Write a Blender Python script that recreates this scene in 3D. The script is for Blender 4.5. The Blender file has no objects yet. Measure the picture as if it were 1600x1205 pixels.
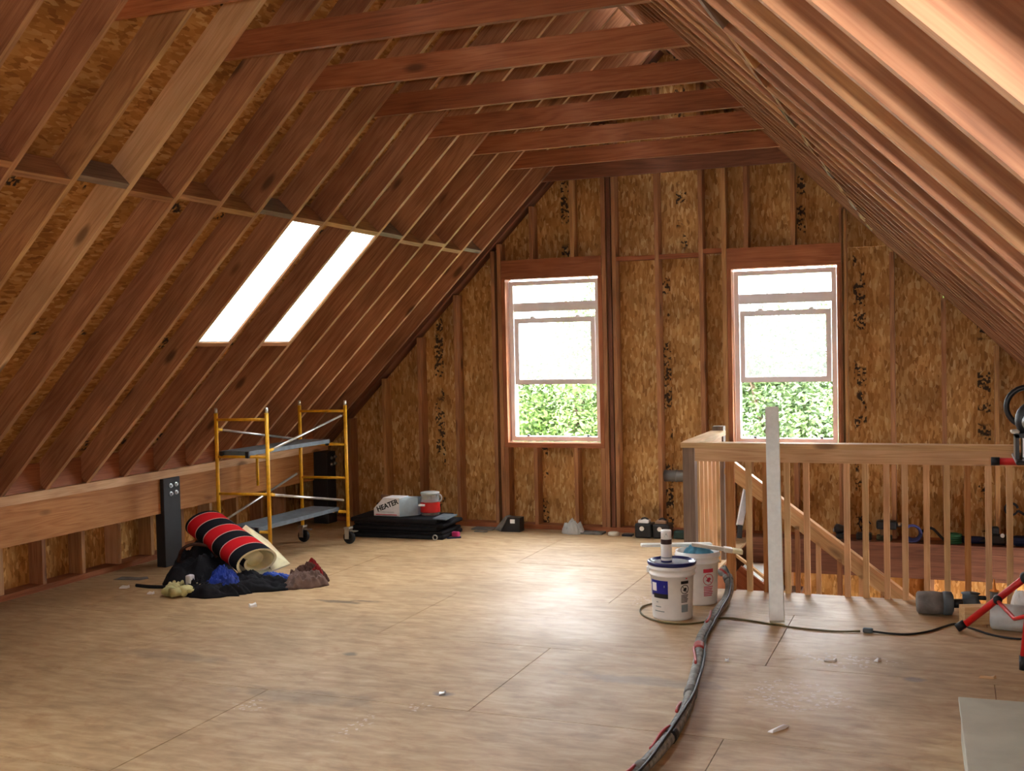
import bpy, bmesh, math, random
from mathutils import Vector, Matrix, noise

random.seed(7)
scene = bpy.context.scene
col = scene.collection

# ------------------------------------------------------------------ camera
yaw, pitch, roll = 0.3766, -0.0322, -0.0221
EYE = Vector((0, 0, 1.79))
fw = Vector((-math.sin(yaw) * math.cos(pitch), math.cos(yaw) * math.cos(pitch), math.sin(pitch)))
r0 = Vector((math.cos(yaw), math.sin(yaw), 0))
u0 = r0.cross(fw)
rt = math.cos(roll) * r0 + math.sin(roll) * u0
up = -math.sin(roll) * r0 + math.cos(roll) * u0
cam_d = bpy.data.cameras.new('camera')
cam = bpy.data.objects.new('camera', cam_d)
col.objects.link(cam)
cam.matrix_world = Matrix(((rt.x, up.x, -fw.x, EYE.x), (rt.y, up.y, -fw.y, EYE.y), (rt.z, up.z, -fw.z, EYE.z), (0, 0, 0, 1)))
cam_d.sensor_width = 36
cam_d.sensor_fit = 'HORIZONTAL'
cam_d.lens = 1739.7 / 1600 * 36
cam_d.clip_start = 0.05
cam_d.clip_end = 300
scene.camera = cam

# ------------------------------------------------------------------ light and exposure
SKY = 9.0
world = bpy.data.worlds.new('world')
scene.world = world
world.use_nodes = True
bg = world.node_tree.nodes['Background']
bg.inputs[0].default_value = (0.93, 0.97, 1.0, 1)
bg.inputs[1].default_value = SKY
scene.view_settings.view_transform = 'Standard'
scene.view_settings.look = 'None'
scene.view_settings.gamma = 1.0
scene.view_settings.use_curve_mapping = False
scene.view_settings.exposure = 1.75
scene.cycles.use_denoising = True
scene.cycles.adaptive_threshold = 0.025
scene.cycles.max_bounces = 8
scene.cycles.diffuse_bounces = 6
scene.cycles.transparent_max_bounces = 12
scene.cycles.sample_clamp_indirect = 12.0

def portal(name, loc, direction, sx, sy):
    l = bpy.data.lights.new(name, 'AREA')
    l.shape = 'RECTANGLE'
    l.size = sx
    l.size_y = sy
    l.cycles.is_portal = True
    o = bpy.data.objects.new(name, l)
    o.location = loc
    o.rotation_euler = Vector(direction).to_track_quat('-Z', 'Y').to_euler()
    col.objects.link(o)

# the photographer's flash, a hand's width beside the lens
fl = bpy.data.lights.new('camera_flash', 'AREA')
fl.shape = 'RECTANGLE'
fl.size = 0.09
fl.size_y = 0.05
fl.energy = 17
fl.color = (1.0, 0.97, 0.93)
flo = bpy.data.objects.new('camera_flash', fl)
flo.location = EYE + rt * 0.12 + up * 0.10
flo.rotation_euler = fw.to_track_quat('-Z', 'Y').to_euler()
col.objects.link(flo)

# ------------------------------------------------------------------ materials
def new_mat(name):
    m = bpy.data.materials.new(name)
    m.use_nodes = True
    nt = m.node_tree
    return m, nt, nt.nodes['Principled BSDF']

def N(nt, t, **kw):
    n = nt.nodes.new(t)
    for k, v in kw.items():
        setattr(n, k, v)
    return n

def ramp(nt, fac, stops):
    r = N(nt, 'ShaderNodeValToRGB')
    el = r.color_ramp.elements
    while len(el) < len(stops):
        el.new(0.5)
    for e, (p, c) in zip(el, stops):
        e.position = p
        e.color = (c[0], c[1], c[2], 1)
    nt.links.new(fac, r.inputs[0])
    return r.outputs[0]

def mix(nt, a, b, fac, mode='MIX'):
    m = N(nt, 'ShaderNodeMix', data_type='RGBA', blend_type=mode)
    for sock, v in ((m.inputs['Factor'], fac), (m.inputs['A'], a), (m.inputs['B'], b)):
        if hasattr(v, 'links'):
            nt.links.new(v, sock)
        elif isinstance(v, (int, float)):
            sock.default_value = v
        else:
            sock.default_value = (v[0], v[1], v[2], 1)
    return m.outputs['Result']

def math_n(nt, op, a, b=0.0, c=None):
    m = N(nt, 'ShaderNodeMath', operation=op)
    vals = (a, b) if c is None else (a, b, c)
    for i, v in enumerate(vals):
        if hasattr(v, 'links'):
            nt.links.new(v, m.inputs[i])
        else:
            m.inputs[i].default_value = v
    return m.outputs[0]

def srgb(r, g, b):
    f = lambda v: (v / 255 / 12.92) if v <= 10 else ((v / 255 + 0.055) / 1.055) ** 2.4
    return (f(r), f(g), f(b))

def rand_coords(nt, scale, socket='Object'):
    tc = N(nt, 'ShaderNodeTexCoord')
    oi = N(nt, 'ShaderNodeObjectInfo')
    off = math_n(nt, 'MULTIPLY', oi.outputs['Random'], 57.0)
    va = N(nt, 'ShaderNodeVectorMath', operation='ADD')
    nt.links.new(tc.outputs[socket], va.inputs[0])
    nt.links.new(off, va.inputs[1])
    mp = N(nt, 'ShaderNodeMapping')
    mp.inputs['Scale'].default_value = scale
    nt.links.new(va.outputs[0], mp.inputs['Vector'])
    return mp.outputs[0], oi.outputs['Random'], va.outputs[0]

def noise_n(nt, vec, scale, detail=4, dist=0.0, rough=0.5):
    n = N(nt, 'ShaderNodeTexNoise')
    n.inputs['Scale'].default_value = scale
    n.inputs['Detail'].default_value = detail
    n.inputs['Distortion'].default_value = dist
    n.inputs['Roughness'].default_value = rough
    nt.links.new(vec, n.inputs['Vector'])
    return n.outputs['Fac']

def wood(name, tones, grain=1.0, rough=0.62, knots=True, tint=None, spec=0.3, edge=None):
    """Sawn softwood, grain along local X.  tones: dark, mid, light; tint: colours picked per board."""
    m, nt, bs = new_mat(name)
    v, rnd, raw = rand_coords(nt, (0.55, 7.0, 7.0))
    n1 = noise_n(nt, v, 1.3 * grain, 3, 0.6)
    rings = math_n(nt, 'SINE', math_n(nt, 'MULTIPLY', n1, 46.0))
    rings = math_n(nt, 'MULTIPLY_ADD', rings, 0.5, 0.5)
    v2 = N(nt, 'ShaderNodeMapping')
    v2.inputs['Scale'].default_value = (3.0, 95, 95)
    nt.links.new(raw, v2.inputs['Vector'])
    fine = noise_n(nt, v2.outputs[0], 1.6, 4)
    f = math_n(nt, 'ADD', math_n(nt, 'MULTIPLY', rings, 0.22), math_n(nt, 'MULTIPLY', fine, 0.78))
    c = ramp(nt, f, [(0.1, tones[0]), (0.45, tones[1]), (0.9, tones[2])])
    if tint:
        k = len(tint)
        r = N(nt, 'ShaderNodeValToRGB')
        r.color_ramp.interpolation = 'CONSTANT'
        el = r.color_ramp.elements
        while len(el) < k:
            el.new(0.5)
        for i, e in enumerate(el):
            e.position = i / k
            e.color = (*tint[i], 1)
        h = math_n(nt, 'FRACT', math_n(nt, 'MULTIPLY', rnd, 37.7))
        nt.links.new(h, r.inputs[0])
        c = mix(nt, c, r.outputs[0], 1.0, 'MULTIPLY')
    big = noise_n(nt, raw, 1.7, 2)
    c = mix(nt, c, ramp(nt, big, [(0.3, (0.72, 0.66, 0.6)), (0.7, (1.12, 1.1, 1.08))]), 1.0, 'MULTIPLY')
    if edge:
        # narrow edges (local Z) coloured paler to imitate light bounced off the floor
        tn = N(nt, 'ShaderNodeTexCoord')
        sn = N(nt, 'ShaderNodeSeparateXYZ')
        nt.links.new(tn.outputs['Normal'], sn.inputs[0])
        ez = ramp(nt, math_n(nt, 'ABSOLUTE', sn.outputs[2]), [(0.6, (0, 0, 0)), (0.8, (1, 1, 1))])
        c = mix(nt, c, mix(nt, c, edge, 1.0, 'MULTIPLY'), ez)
    if knots:
        v3 = N(nt, 'ShaderNodeMapping')
        v3.inputs['Scale'].default_value = (1.5, 4.2, 4.2)
        nt.links.new(raw, v3.inputs['Vector'])
        vo = N(nt, 'ShaderNodeTexVoronoi')
        vo.inputs['Scale'].default_value = 1.0
        nt.links.new(v3.outputs[0], vo.inputs['Vector'])
        kf = ramp(nt, vo.outputs['Distance'], [(0.0, (1, 1, 1)), (0.075, (0.9, 0.9, 0.9)), (0.15, (0, 0, 0))])
        c = mix(nt, c, tuple(t * 0.35 for t in tones[0]), math_n(nt, 'MULTIPLY', kf, 0.85))
    nt.links.new(c, bs.inputs['Base Color'])
    bs.inputs['Roughness'].default_value = rough
    bs.inputs['Specular IOR Level'].default_value = spec
    bp = N(nt, 'ShaderNodeBump')
    bp.inputs['Strength'].default_value = 0.15
    bp.inputs['Distance'].default_value = 0.004
    nt.links.new(f, bp.inputs['Height'])
    nt.links.new(bp.outputs[0], bs.inputs['Normal'])
    return m

def osb(name, gain=(1, 1, 1), ink=0.0, ink_axis=1, ink_period=1.2):
    """Oriented strand board; panel local XY is its face."""
    m, nt, bs = new_mat(name)
    v, rnd, raw = rand_coords(nt, (1, 1, 1))
    cols = []
    for i, (rot, sx, sy) in enumerate(((0.45, 13, 44), (-0.6, 14, 46), (1.3, 18, 50))):
        mp = N(nt, 'ShaderNodeMapping')
        mp.inputs['Rotation'].default_value = (0, 0, rot)
        mp.inputs['Scale'].default_value = (sy, sx, 0.01)
        mp.inputs['Location'].default_value = (i * 3.3, i * 7.1, 0)
        nt.links.new(raw, mp.inputs['Vector'])
        vo = N(nt, 'ShaderNodeTexVoronoi')
        vo.inputs['Scale'].default_value = 1.0
        nt.links.new(mp.outputs[0], vo.inputs['Vector'])
        sp = N(nt, 'ShaderNodeSeparateColor')
        nt.links.new(vo.outputs['Color'], sp.inputs[0])
        cc = ramp(nt, sp.outputs[0], [(0.0, srgb(146, 100, 52)), (0.15, srgb(168, 118, 62)), (0.55, srgb(186, 136, 76)), (0.85, srgb(200, 154, 94)), (1.0, srgb(212, 174, 118))])
        cols.append((cc, sp.outputs[1]))
    c = mix(nt, cols[0][0], cols[1][0], ramp(nt, cols[1][1], [(0.45, (0, 0, 0)), (0.5, (1, 1, 1))]))
    c = mix(nt, c, cols[2][0], ramp(nt, cols[2][1], [(0.66, (0, 0, 0)), (0.7, (1, 1, 1))]))
    big = noise_n(nt, raw, 3.0, 3)
    c = mix(nt, c, ramp(nt, big, [(0.3, (0.7, 0.66, 0.62)), (0.7, (1.1, 1.08, 1.05))]), 1.0, 'MULTIPLY')
    c = mix(nt, c, gain, 1.0, 'MULTIPLY')
    if ink:
        # black mill stamps printed in rows across the sheet
        sx = N(nt, 'ShaderNodeSeparateXYZ')
        tc = N(nt, 'ShaderNodeTexCoord')
        nt.links.new(tc.outputs['Object'], sx.inputs[0])
        fr = math_n(nt, 'PINGPONG', math_n(nt, 'ADD', sx.outputs[ink_axis], 0.31), ink_period / 2)
        band = ramp(nt, fr, [(0.0, (1, 1, 1)), (0.05, (1, 1, 1)), (0.055, (0, 0, 0))])
        mp = N(nt, 'ShaderNodeMapping')
        mp.inputs['Scale'].default_value = (46, 46, 0.01)
        nt.links.new(raw, mp.inputs['Vector'])
        vo = N(nt, 'ShaderNodeTexVoronoi')
        vo.distance = 'CHEBYCHEV'
        vo.inputs['Scale'].default_value = 1.0
        nt.links.new(mp.outputs[0], vo.inputs['Vector'])
        sp = N(nt, 'ShaderNodeSeparateColor')
        nt.links.new(vo.outputs['Color'], sp.inputs[0])
        dots = ramp(nt, sp.outputs[0], [(0.58, (0, 0, 0)), (0.62, (1, 1, 1))])
        patch = ramp(nt, noise_n(nt, raw, 5.0, 1), [(0.5, (0, 0, 0)), (0.56, (1, 1, 1))])
        fac = math_n(nt, 'MULTIPLY', math_n(nt, 'MULTIPLY', band, dots), math_n(nt, 'MULTIPLY', patch, ink))
        c = mix(nt, c, (0.012, 0.013, 0.015), fac)
    nt.links.new(c, bs.inputs['Base Color'])
    bs.inputs['Roughness'].default_value = 0.7
    bs.inputs['Specular IOR Level'].default_value = 0.2
    return m

def floor_mat():
    m, nt, bs = new_mat('worn_plywood')
    geo = N(nt, 'ShaderNodeNewGeometry')
    oi = N(nt, 'ShaderNodeObjectInfo')
    mp = N(nt, 'ShaderNodeMapping')
    mp.inputs['Scale'].default_value = (3.4, 11, 1)
    nt.links.new(geo.outputs['Position'], mp.inputs['Vector'])
    streak = noise_n(nt, mp.outputs[0], 1.4, 6, 0.4, 0.62)
    c = ramp(nt, streak, [(0.25, srgb(152, 122, 86)), (0.5, srgb(182, 152, 112)), (0.75, srgb(202, 176, 138))])
    big = noise_n(nt, geo.outputs['Position'], 0.9, 5, 0.5, 0.6)
    c = mix(nt, c, ramp(nt, big, [(0.3, (0.78, 0.76, 0.74)), (0.7, (1.12, 1.1, 1.08))]), 1.0, 'MULTIPLY')
    sand = noise_n(nt, geo.outputs['Position'], 5.5, 4, 0.8, 0.65)
    c = mix(nt, c, srgb(150, 104, 62), ramp(nt, sand, [(0.55, (0, 0, 0)), (0.78, (0.55, 0.55, 0.55))]))
    fr = math_n(nt, 'FRACT', math_n(nt, 'MULTIPLY', oi.outputs['Random'], 23.7))
    c = mix(nt, c, ramp(nt, fr, [(0.0, (0.94, 0.92, 0.90)), (1.0, (1.06, 1.05, 1.05))]), 1.0, 'MULTIPLY')
    # spots of their own shape: (x, y, half width, half depth, colour, strength)
    dn = N(nt, 'ShaderNodeTexNoise')
    dn.inputs['Scale'].default_value = 9.0
    dn.inputs['Detail'].default_value = 3
    nt.links.new(geo.outputs['Position'], dn.inputs['Vector'])
    sep = N(nt, 'ShaderNodeSeparateXYZ')
    nt.links.new(geo.outputs['Position'], sep.inputs[0])
    jit = math_n(nt, 'MULTIPLY', math_n(nt, 'SUBTRACT', dn.outputs['Fac'], 0.5), 1.6)
    for (x, y, a, b, cc, s) in ((-4.13, 6.95, 0.22, 0.05, srgb(64, 46, 30), 0.75), (-3.95, 7.02, 0.12, 0.04, srgb(70, 50, 32), 0.6), (-2.49, 5.21, 0.07, 0.05, srgb(84, 84, 92), 0.8), (-3.35, 5.75, 0.05, 0.05, srgb(90, 84, 66), 0.7),
                              (-3.15, 4.95, 0.5, 0.13, srgb(110, 98, 84), 0.35), (-1.55, 5.75, 0.5, 0.1, srgb(116, 108, 98), 0.4), (-0.2, 6.2, 0.07, 0.05, srgb(112, 104, 104), 0.6), (-4.4, 5.4, 0.5, 0.12, srgb(100, 88, 76), 0.35)):
        dx = math_n(nt, 'DIVIDE', math_n(nt, 'SUBTRACT', sep.outputs[0], x), a)
        dy = math_n(nt, 'DIVIDE', math_n(nt, 'SUBTRACT', sep.outputs[1], y), b)
        d = math_n(nt, 'SQRT', math_n(nt, 'ADD', math_n(nt, 'MULTIPLY', dx, dx), math_n(nt, 'MULTIPLY', dy, dy)))
        d = math_n(nt, 'ADD', d, jit)
        c = mix(nt, c, cc, ramp(nt, d, [(0.45, (s, s, s)), (1.0, (0, 0, 0))]))
    # plaster crumbs and chalk
    vo = N(nt, 'ShaderNodeTexVoronoi')
    vo.inputs['Scale'].default_value = 60
    nt.links.new(geo.outputs['Position'], vo.inputs['Vector'])
    sp = N(nt, 'ShaderNodeSeparateColor')
    nt.links.new(vo.outputs['Color'], sp.inputs[0])
    speck = ramp(nt, sp.outputs[0], [(0.84, (0, 0, 0)), (0.87, (1, 1, 1))])
    for (x, y, a, b) in ((-2.68, 4.62, 0.07, 0.22), (-2.52, 5.0, 0.06, 0.12), (-0.55, 6.45, 0.3, 0.16), (-0.75, 5.75, 0.3, 0.3), (-1.9, 7.6, 0.25, 0.3), (-3.35, 4.75, 0.12, 0.1)):
        dx = math_n(nt, 'DIVIDE', math_n(nt, 'SUBTRACT', sep.outputs[0], x), a)
        dy = math_n(nt, 'DIVIDE', math_n(nt, 'SUBTRACT', sep.outputs[1], y), b)
        d = math_n(nt, 'ADD', math_n(nt, 'ADD', math_n(nt, 'MULTIPLY', dx, dx), math_n(nt, 'MULTIPLY', dy, dy)), jit)
        zone = ramp(nt, d, [(0.4, (0.5, 0.5, 0.5)), (1.0, (0, 0, 0))])
        c = mix(nt, c, srgb(222, 206, 190), math_n(nt, 'MULTIPLY', zone, speck))
    nt.links.new(c, bs.inputs['Base Color'])
    rr = ramp(nt, big, [(0.3, (0.66, 0.66, 0.66)), (0.7, (0.48, 0.48, 0.48))])
    nt.links.new(rr, bs.inputs['Roughness'])
    bs.inputs['Specular IOR Level'].default_value = 0.5
    bp = N(nt, 'ShaderNodeBump')
    bp.inputs['Strength'].default_value = 0.12
    bp.inputs['Distance'].default_value = 0.004
    nt.links.new(streak, bp.inputs['Height'])
    nt.links.new(bp.outputs[0], bs.inputs['Normal'])
    return m

def plain(name, rgb, rough=0.5, metal=0.0, var=0.12, scale=14.0, spec=0.4, trans=0.0, bump=0.0):
    m, nt, bs = new_mat(name)
    tc = N(nt, 'ShaderNodeTexCoord')
    n = noise_n(nt, tc.outputs['Object'], scale, 4, 0.3)
    lo = tuple(max(0, c * (1 - var)) for c in rgb)
    hi = tuple(min(1, c * (1 + var)) for c in rgb)
    nt.links.new(ramp(nt, n, [(0.3, lo), (0.7, hi)]), bs.inputs['Base Color'])
    bs.inputs['Roughness'].default_value = rough
    bs.inputs['Metallic'].default_value = metal
    bs.inputs['Specular IOR Level'].default_value = spec
    bs.inputs['Transmission Weight'].default_value = trans
    if bump:
        bp = N(nt, 'ShaderNodeBump')
        bp.inputs['Strength'].default_value = bump
        bp.inputs['Distance'].default_value = 0.01
        nt.links.new(n, bp.inputs['Height'])
        nt.links.new(bp.outputs[0], bs.inputs['Normal'])
    return m

def glass_mat(name, veil, tint=(1, 1, 1)):
    """Thin pane: lets daylight through, with a faint milky veil added to imitate the glare-whitened view and a weak mirror."""
    m = bpy.data.materials.new(name)
    m.use_nodes = True
    nt = m.node_tree
    nt.nodes.clear()
    out = N(nt, 'ShaderNodeOutputMaterial')
    tr = N(nt, 'ShaderNodeBsdfTransparent')
    tr.inputs[0].default_value = (*tint, 1)
    tl = N(nt, 'ShaderNodeBsdfTranslucent')
    tl.inputs[0].default_value = (0.95, 0.96, 0.97, 1)
    gl = N(nt, 'ShaderNodeBsdfGlossy')
    gl.inputs['Roughness'].default_value = 0.02
    m1 = N(nt, 'ShaderNodeMixShader')
    m1.inputs[0].default_value = veil
    nt.links.new(tr.outputs[0], m1.inputs[1])
    nt.links.new(tl.outputs[0], m1.inputs[2])
    m2 = N(nt, 'ShaderNodeMixShader')
    m2.inputs[0].default_value = 0.04
    nt.links.new(m1.outputs[0], m2.inputs[1])
    nt.links.new(gl.outputs[0], m2.inputs[2])
    nt.links.new(m2.outputs[0], out.inputs[0])
    return m

def foliage_mat(name, lo, hi):
    m, nt, bs = new_mat(name)
    geo = N(nt, 'ShaderNodeNewGeometry')
    n = noise_n(nt, geo.outputs['Position'], 2.2, 3)
    f = math_n(nt, 'ADD', math_n(nt, 'MULTIPLY', geo.outputs['Random Per Island'], 0.5), math_n(nt, 'MULTIPLY', n, 0.6))
    nt.links.new(ramp(nt, f, [(0.15, lo), (0.85, hi)]), bs.inputs['Base Color'])
    bs.inputs['Roughness'].default_value = 0.55
    return m

FIR = wood('fir_framing', (srgb(120, 80, 54), srgb(166, 119, 84), srgb(196, 151, 108)),
           tint=[(1, 1, 1), (0.94, 0.88, 0.82), (1.1, 1.12, 0.98), (0.92, 0.86, 0.8), (1.2, 1.3, 1.08), (1.02, 0.97, 0.9), (0.97, 0.95, 0.88)])
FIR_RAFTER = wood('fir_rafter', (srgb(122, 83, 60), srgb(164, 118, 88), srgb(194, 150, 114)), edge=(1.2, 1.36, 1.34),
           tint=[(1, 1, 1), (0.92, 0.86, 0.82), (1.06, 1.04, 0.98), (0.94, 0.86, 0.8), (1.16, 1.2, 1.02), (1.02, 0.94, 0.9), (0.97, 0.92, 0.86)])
FIR_RED = wood('fir_red', (srgb(118, 65, 38), srgb(160, 98, 62), srgb(184, 122, 82)), tint=[(1, 1, 1), (0.9, 0.86, 0.84), (1.08, 1.05, 1.0)])
FIR_PALE = wood('fir_pale', (srgb(188, 144, 102), srgb(218, 178, 134), srgb(234, 202, 162)), tint=[(1, 1, 1), (0.95, 0.97, 0.88), (1.03, 0.97, 0.95), (0.98, 0.9, 0.82)])
FIR_DARK = wood('fir_dark', (srgb(84, 50, 34), srgb(120, 76, 54), srgb(146, 98, 72)))
FIR_GREY = wood('fir_weathered', (srgb(96, 80, 70), srgb(132, 112, 98), srgb(152, 132, 116)))
BEAM = wood('beam_fir', (srgb(140, 86, 44), srgb(180, 122, 68), srgb(200, 148, 90)))
OSB_ROOF = osb('roof_osb', (0.95, 0.9, 0.84), ink=0.92, ink_axis=0, ink_period=1.22)
OSB_WALL = osb('wall_osb', (1.08, 1.18, 1.36), ink=0.9, ink_axis=0, ink_period=1.26)
OSB_KNEE = osb('knee_osb', (1.3, 1.25, 1.1))
FLOOR = floor_mat()
BLACK = plain('black_rubber', (0.012, 0.012, 0.014), 0.5)
BLACK_PL = plain('black_plastic', (0.016, 0.017, 0.02), 0.35)
BLACK_CL = plain('black_cloth', (0.016, 0.016, 0.019), 0.85, spec=0.1, bump=0.4)
BLACK_POST = plain('black_painted_post', (0.022, 0.022, 0.024), 0.6)
YELLOW = plain('yellow_paint', srgb(228, 172, 38), 0.42, var=0.16, scale=25)
ZINC = plain('zinc', (0.62, 0.62, 0.6), 0.35, 0.9)
STEEL = plain('steel', (0.55, 0.56, 0.58), 0.3, 1.0)
DECK_GREY = plain('deck_grey', srgb(94, 104, 112), 0.6, var=0.25)
WHITE_PL = plain('white_plastic', (0.9, 0.9, 0.9), 0.35, var=0.04)
VINYL = plain('white_vinyl', (0.84, 0.81, 0.84), 0.35, var=0.03)
WHITE_PAINT = plain('white_painted_wood', srgb(236, 238, 232), 0.6, var=0.05, scale=30)
BLUE_LID = plain('blue_lid', srgb(24, 30, 92), 0.3)
GREY_LID = plain('grey_lid', srgb(120, 122, 130), 0.5, var=0.25)
BLUE_LABEL = plain('blue_label', srgb(20, 24, 140), 0.4)
BLACK_INK = plain('black_ink', (0.01, 0.01, 0.012), 0.5)
RED_INK = plain('red_ink', srgb(206, 60, 84), 0.5)
PALE_INK = plain('pale_ink', srgb(150, 164, 170), 0.5)
RED_PAINT = plain('red_paint', srgb(196, 28, 26), 0.35)
RED_CL = plain('red_cloth', srgb(120, 30, 30), 0.85, spec=0.1)
CREAM = plain('cream_backing', srgb(236, 226, 184), 0.85, var=0.1)
BLUE_CL = plain('blue_cloth', srgb(24, 52, 142), 0.55, var=0.4, spec=0.3, bump=0.4)
BLUE2_CL = plain('bright_blue_cloth', srgb(20, 70, 170), 0.5, var=0.3)
GREY_CL = plain('grey_cloth', srgb(112, 92, 84), 0.9, var=0.25, spec=0.1, bump=0.4)
BEIGE_CL = plain('beige_cloth', srgb(196, 190, 136), 0.9, var=0.25, spec=0.1, bump=0.3)
BROWN_CL = plain('brown_cloth', srgb(72, 48, 40), 0.9, var=0.3, spec=0.1, bump=0.4)
PAPER = plain('white_paper', (0.9, 0.9, 0.89), 0.8, var=0.05)
CARD = plain('white_card', (0.8, 0.79, 0.82), 0.7, var=0.06)
KRAFT = plain('kraft_card', srgb(150, 120, 96), 0.8)
RED_LABEL = plain('red_label', srgb(200, 34, 30), 0.45)
CLEAR_PL = plain('clear_plastic', (0.85, 0.87, 0.88), 0.12, var=0.03, trans=0.75)
FROST_PL = plain('frosted_plastic', (0.72, 0.75, 0.74), 0.3, var=0.1, trans=0.4)
GREY_HOSE = plain('grey_hose', srgb(140, 140, 136), 0.7, var=0.4, scale=30)
RED_HOSE = plain('red_hose', srgb(170, 60, 56), 0.5)
PINK = plain('pink_plastic', srgb(224, 70, 140), 0.5)
TEAL = plain('teal_cloth', srgb(90, 150, 176), 0.8, var=0.4)
DUSTY = plain('dusty_grey', srgb(120, 118, 114), 0.85, var=0.3)
DUSTY_BLUE = plain('dusty_blue_grey', srgb(92, 104, 112), 0.7, var=0.25)
GREEN_CORD = plain('green_cord', srgb(40, 96, 62), 0.5)
NAVY = plain('navy_cloth', srgb(20, 28, 62), 0.8)
INDIGO = plain('indigo_cord', srgb(74, 80, 140), 0.5)
ORANGE = plain('orange_nozzle', srgb(226, 140, 60), 0.5)
PALE_BOARD = plain('pale_grey_board', srgb(186, 186, 170), 0.6, var=0.1, scale=6)
PIPE_GREY = plain('galvanised_duct', srgb(120, 120, 118), 0.45, 0.4, var=0.2, scale=6)
CREAM_PL = plain('cream_plastic', srgb(214, 206, 190), 0.5)
OLIVE_CORD = plain('olive_cord', srgb(98, 84, 44), 0.6)
GLASS = glass_mat('window_glass', 0.015)
SKY_GLASS = glass_mat('skylight_glass', 0.1)
GRASS = plain('grass', srgb(92, 120, 60), 0.9, var=0.3, scale=3)
BARK = plain('bark', srgb(92, 76, 62), 0.9, var=0.3)
LEAF_A = foliage_mat('leaf_a', srgb(30, 52, 26), srgb(112, 138, 66))
LEAF_B = foliage_mat('leaf_b', srgb(24, 44, 28), srgb(100, 124, 70))
CONCRETE = plain('concrete', srgb(140, 136, 130), 0.9)

def carpet_mat():
    m, nt, bs = new_mat('striped_carpet')
    tc = N(nt, 'ShaderNodeTexCoord')
    sp = N(nt, 'ShaderNodeSeparateXYZ')
    nt.links.new(tc.outputs['Object'], sp.inputs[0])
    wob = math_n(nt, 'MULTIPLY', noise_n(nt, tc.outputs['Object'], 6, 2), 0.01)
    t = math_n(nt, 'FRACT', math_n(nt, 'DIVIDE', math_n(nt, 'ADD', sp.outputs[0], wob), 0.27))
    r = N(nt, 'ShaderNodeValToRGB')
    r.color_ramp.interpolation = 'CONSTANT'
    st = [(0.0, (0.011, 0.011, 0.014)), (0.45, srgb(200, 160, 150)), (0.485, srgb(186, 28, 34)), (0.965, srgb(200, 160, 150))]
    el = r.color_ramp.elements
    while len(el) < 4:
        el.new(0.5)
    for e, (p, c) in zip(el, st):
        e.position = p
        e.color = (*c, 1)
    nt.links.new(t, r.inputs[0])
    nt.links.new(r.outputs[0], bs.inputs['Base Color'])
    bs.inputs['Roughness'].default_value = 0.95
    bs.inputs['Specular IOR Level'].default_value = 0.05
    return m
CARPET = carpet_mat()

# ------------------------------------------------------------------ building helpers
def link(o, parent=None):
    col.objects.link(o)
    if parent is not None:
        o.parent = parent
        o.matrix_parent_inverse = Matrix.Translation(-parent.location) if parent.parent is None else (Matrix.Translation(-parent.location))
    return o

def tag(o, label=None, cat=None, group=None, kind=None):
    if label:
        o['label'] = label
    if cat:
        o['category'] = cat
    if group:
        o['group'] = group
    if kind:
        o['kind'] = kind
    return o

def empty(name, loc, label=None, cat=None, group=None, kind=None):
    o = bpy.data.objects.new(name, None)
    o.location = loc
    o.empty_display_size = 0.1
    col.objects.link(o)
    return tag(o, label, cat, group, kind)

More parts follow.
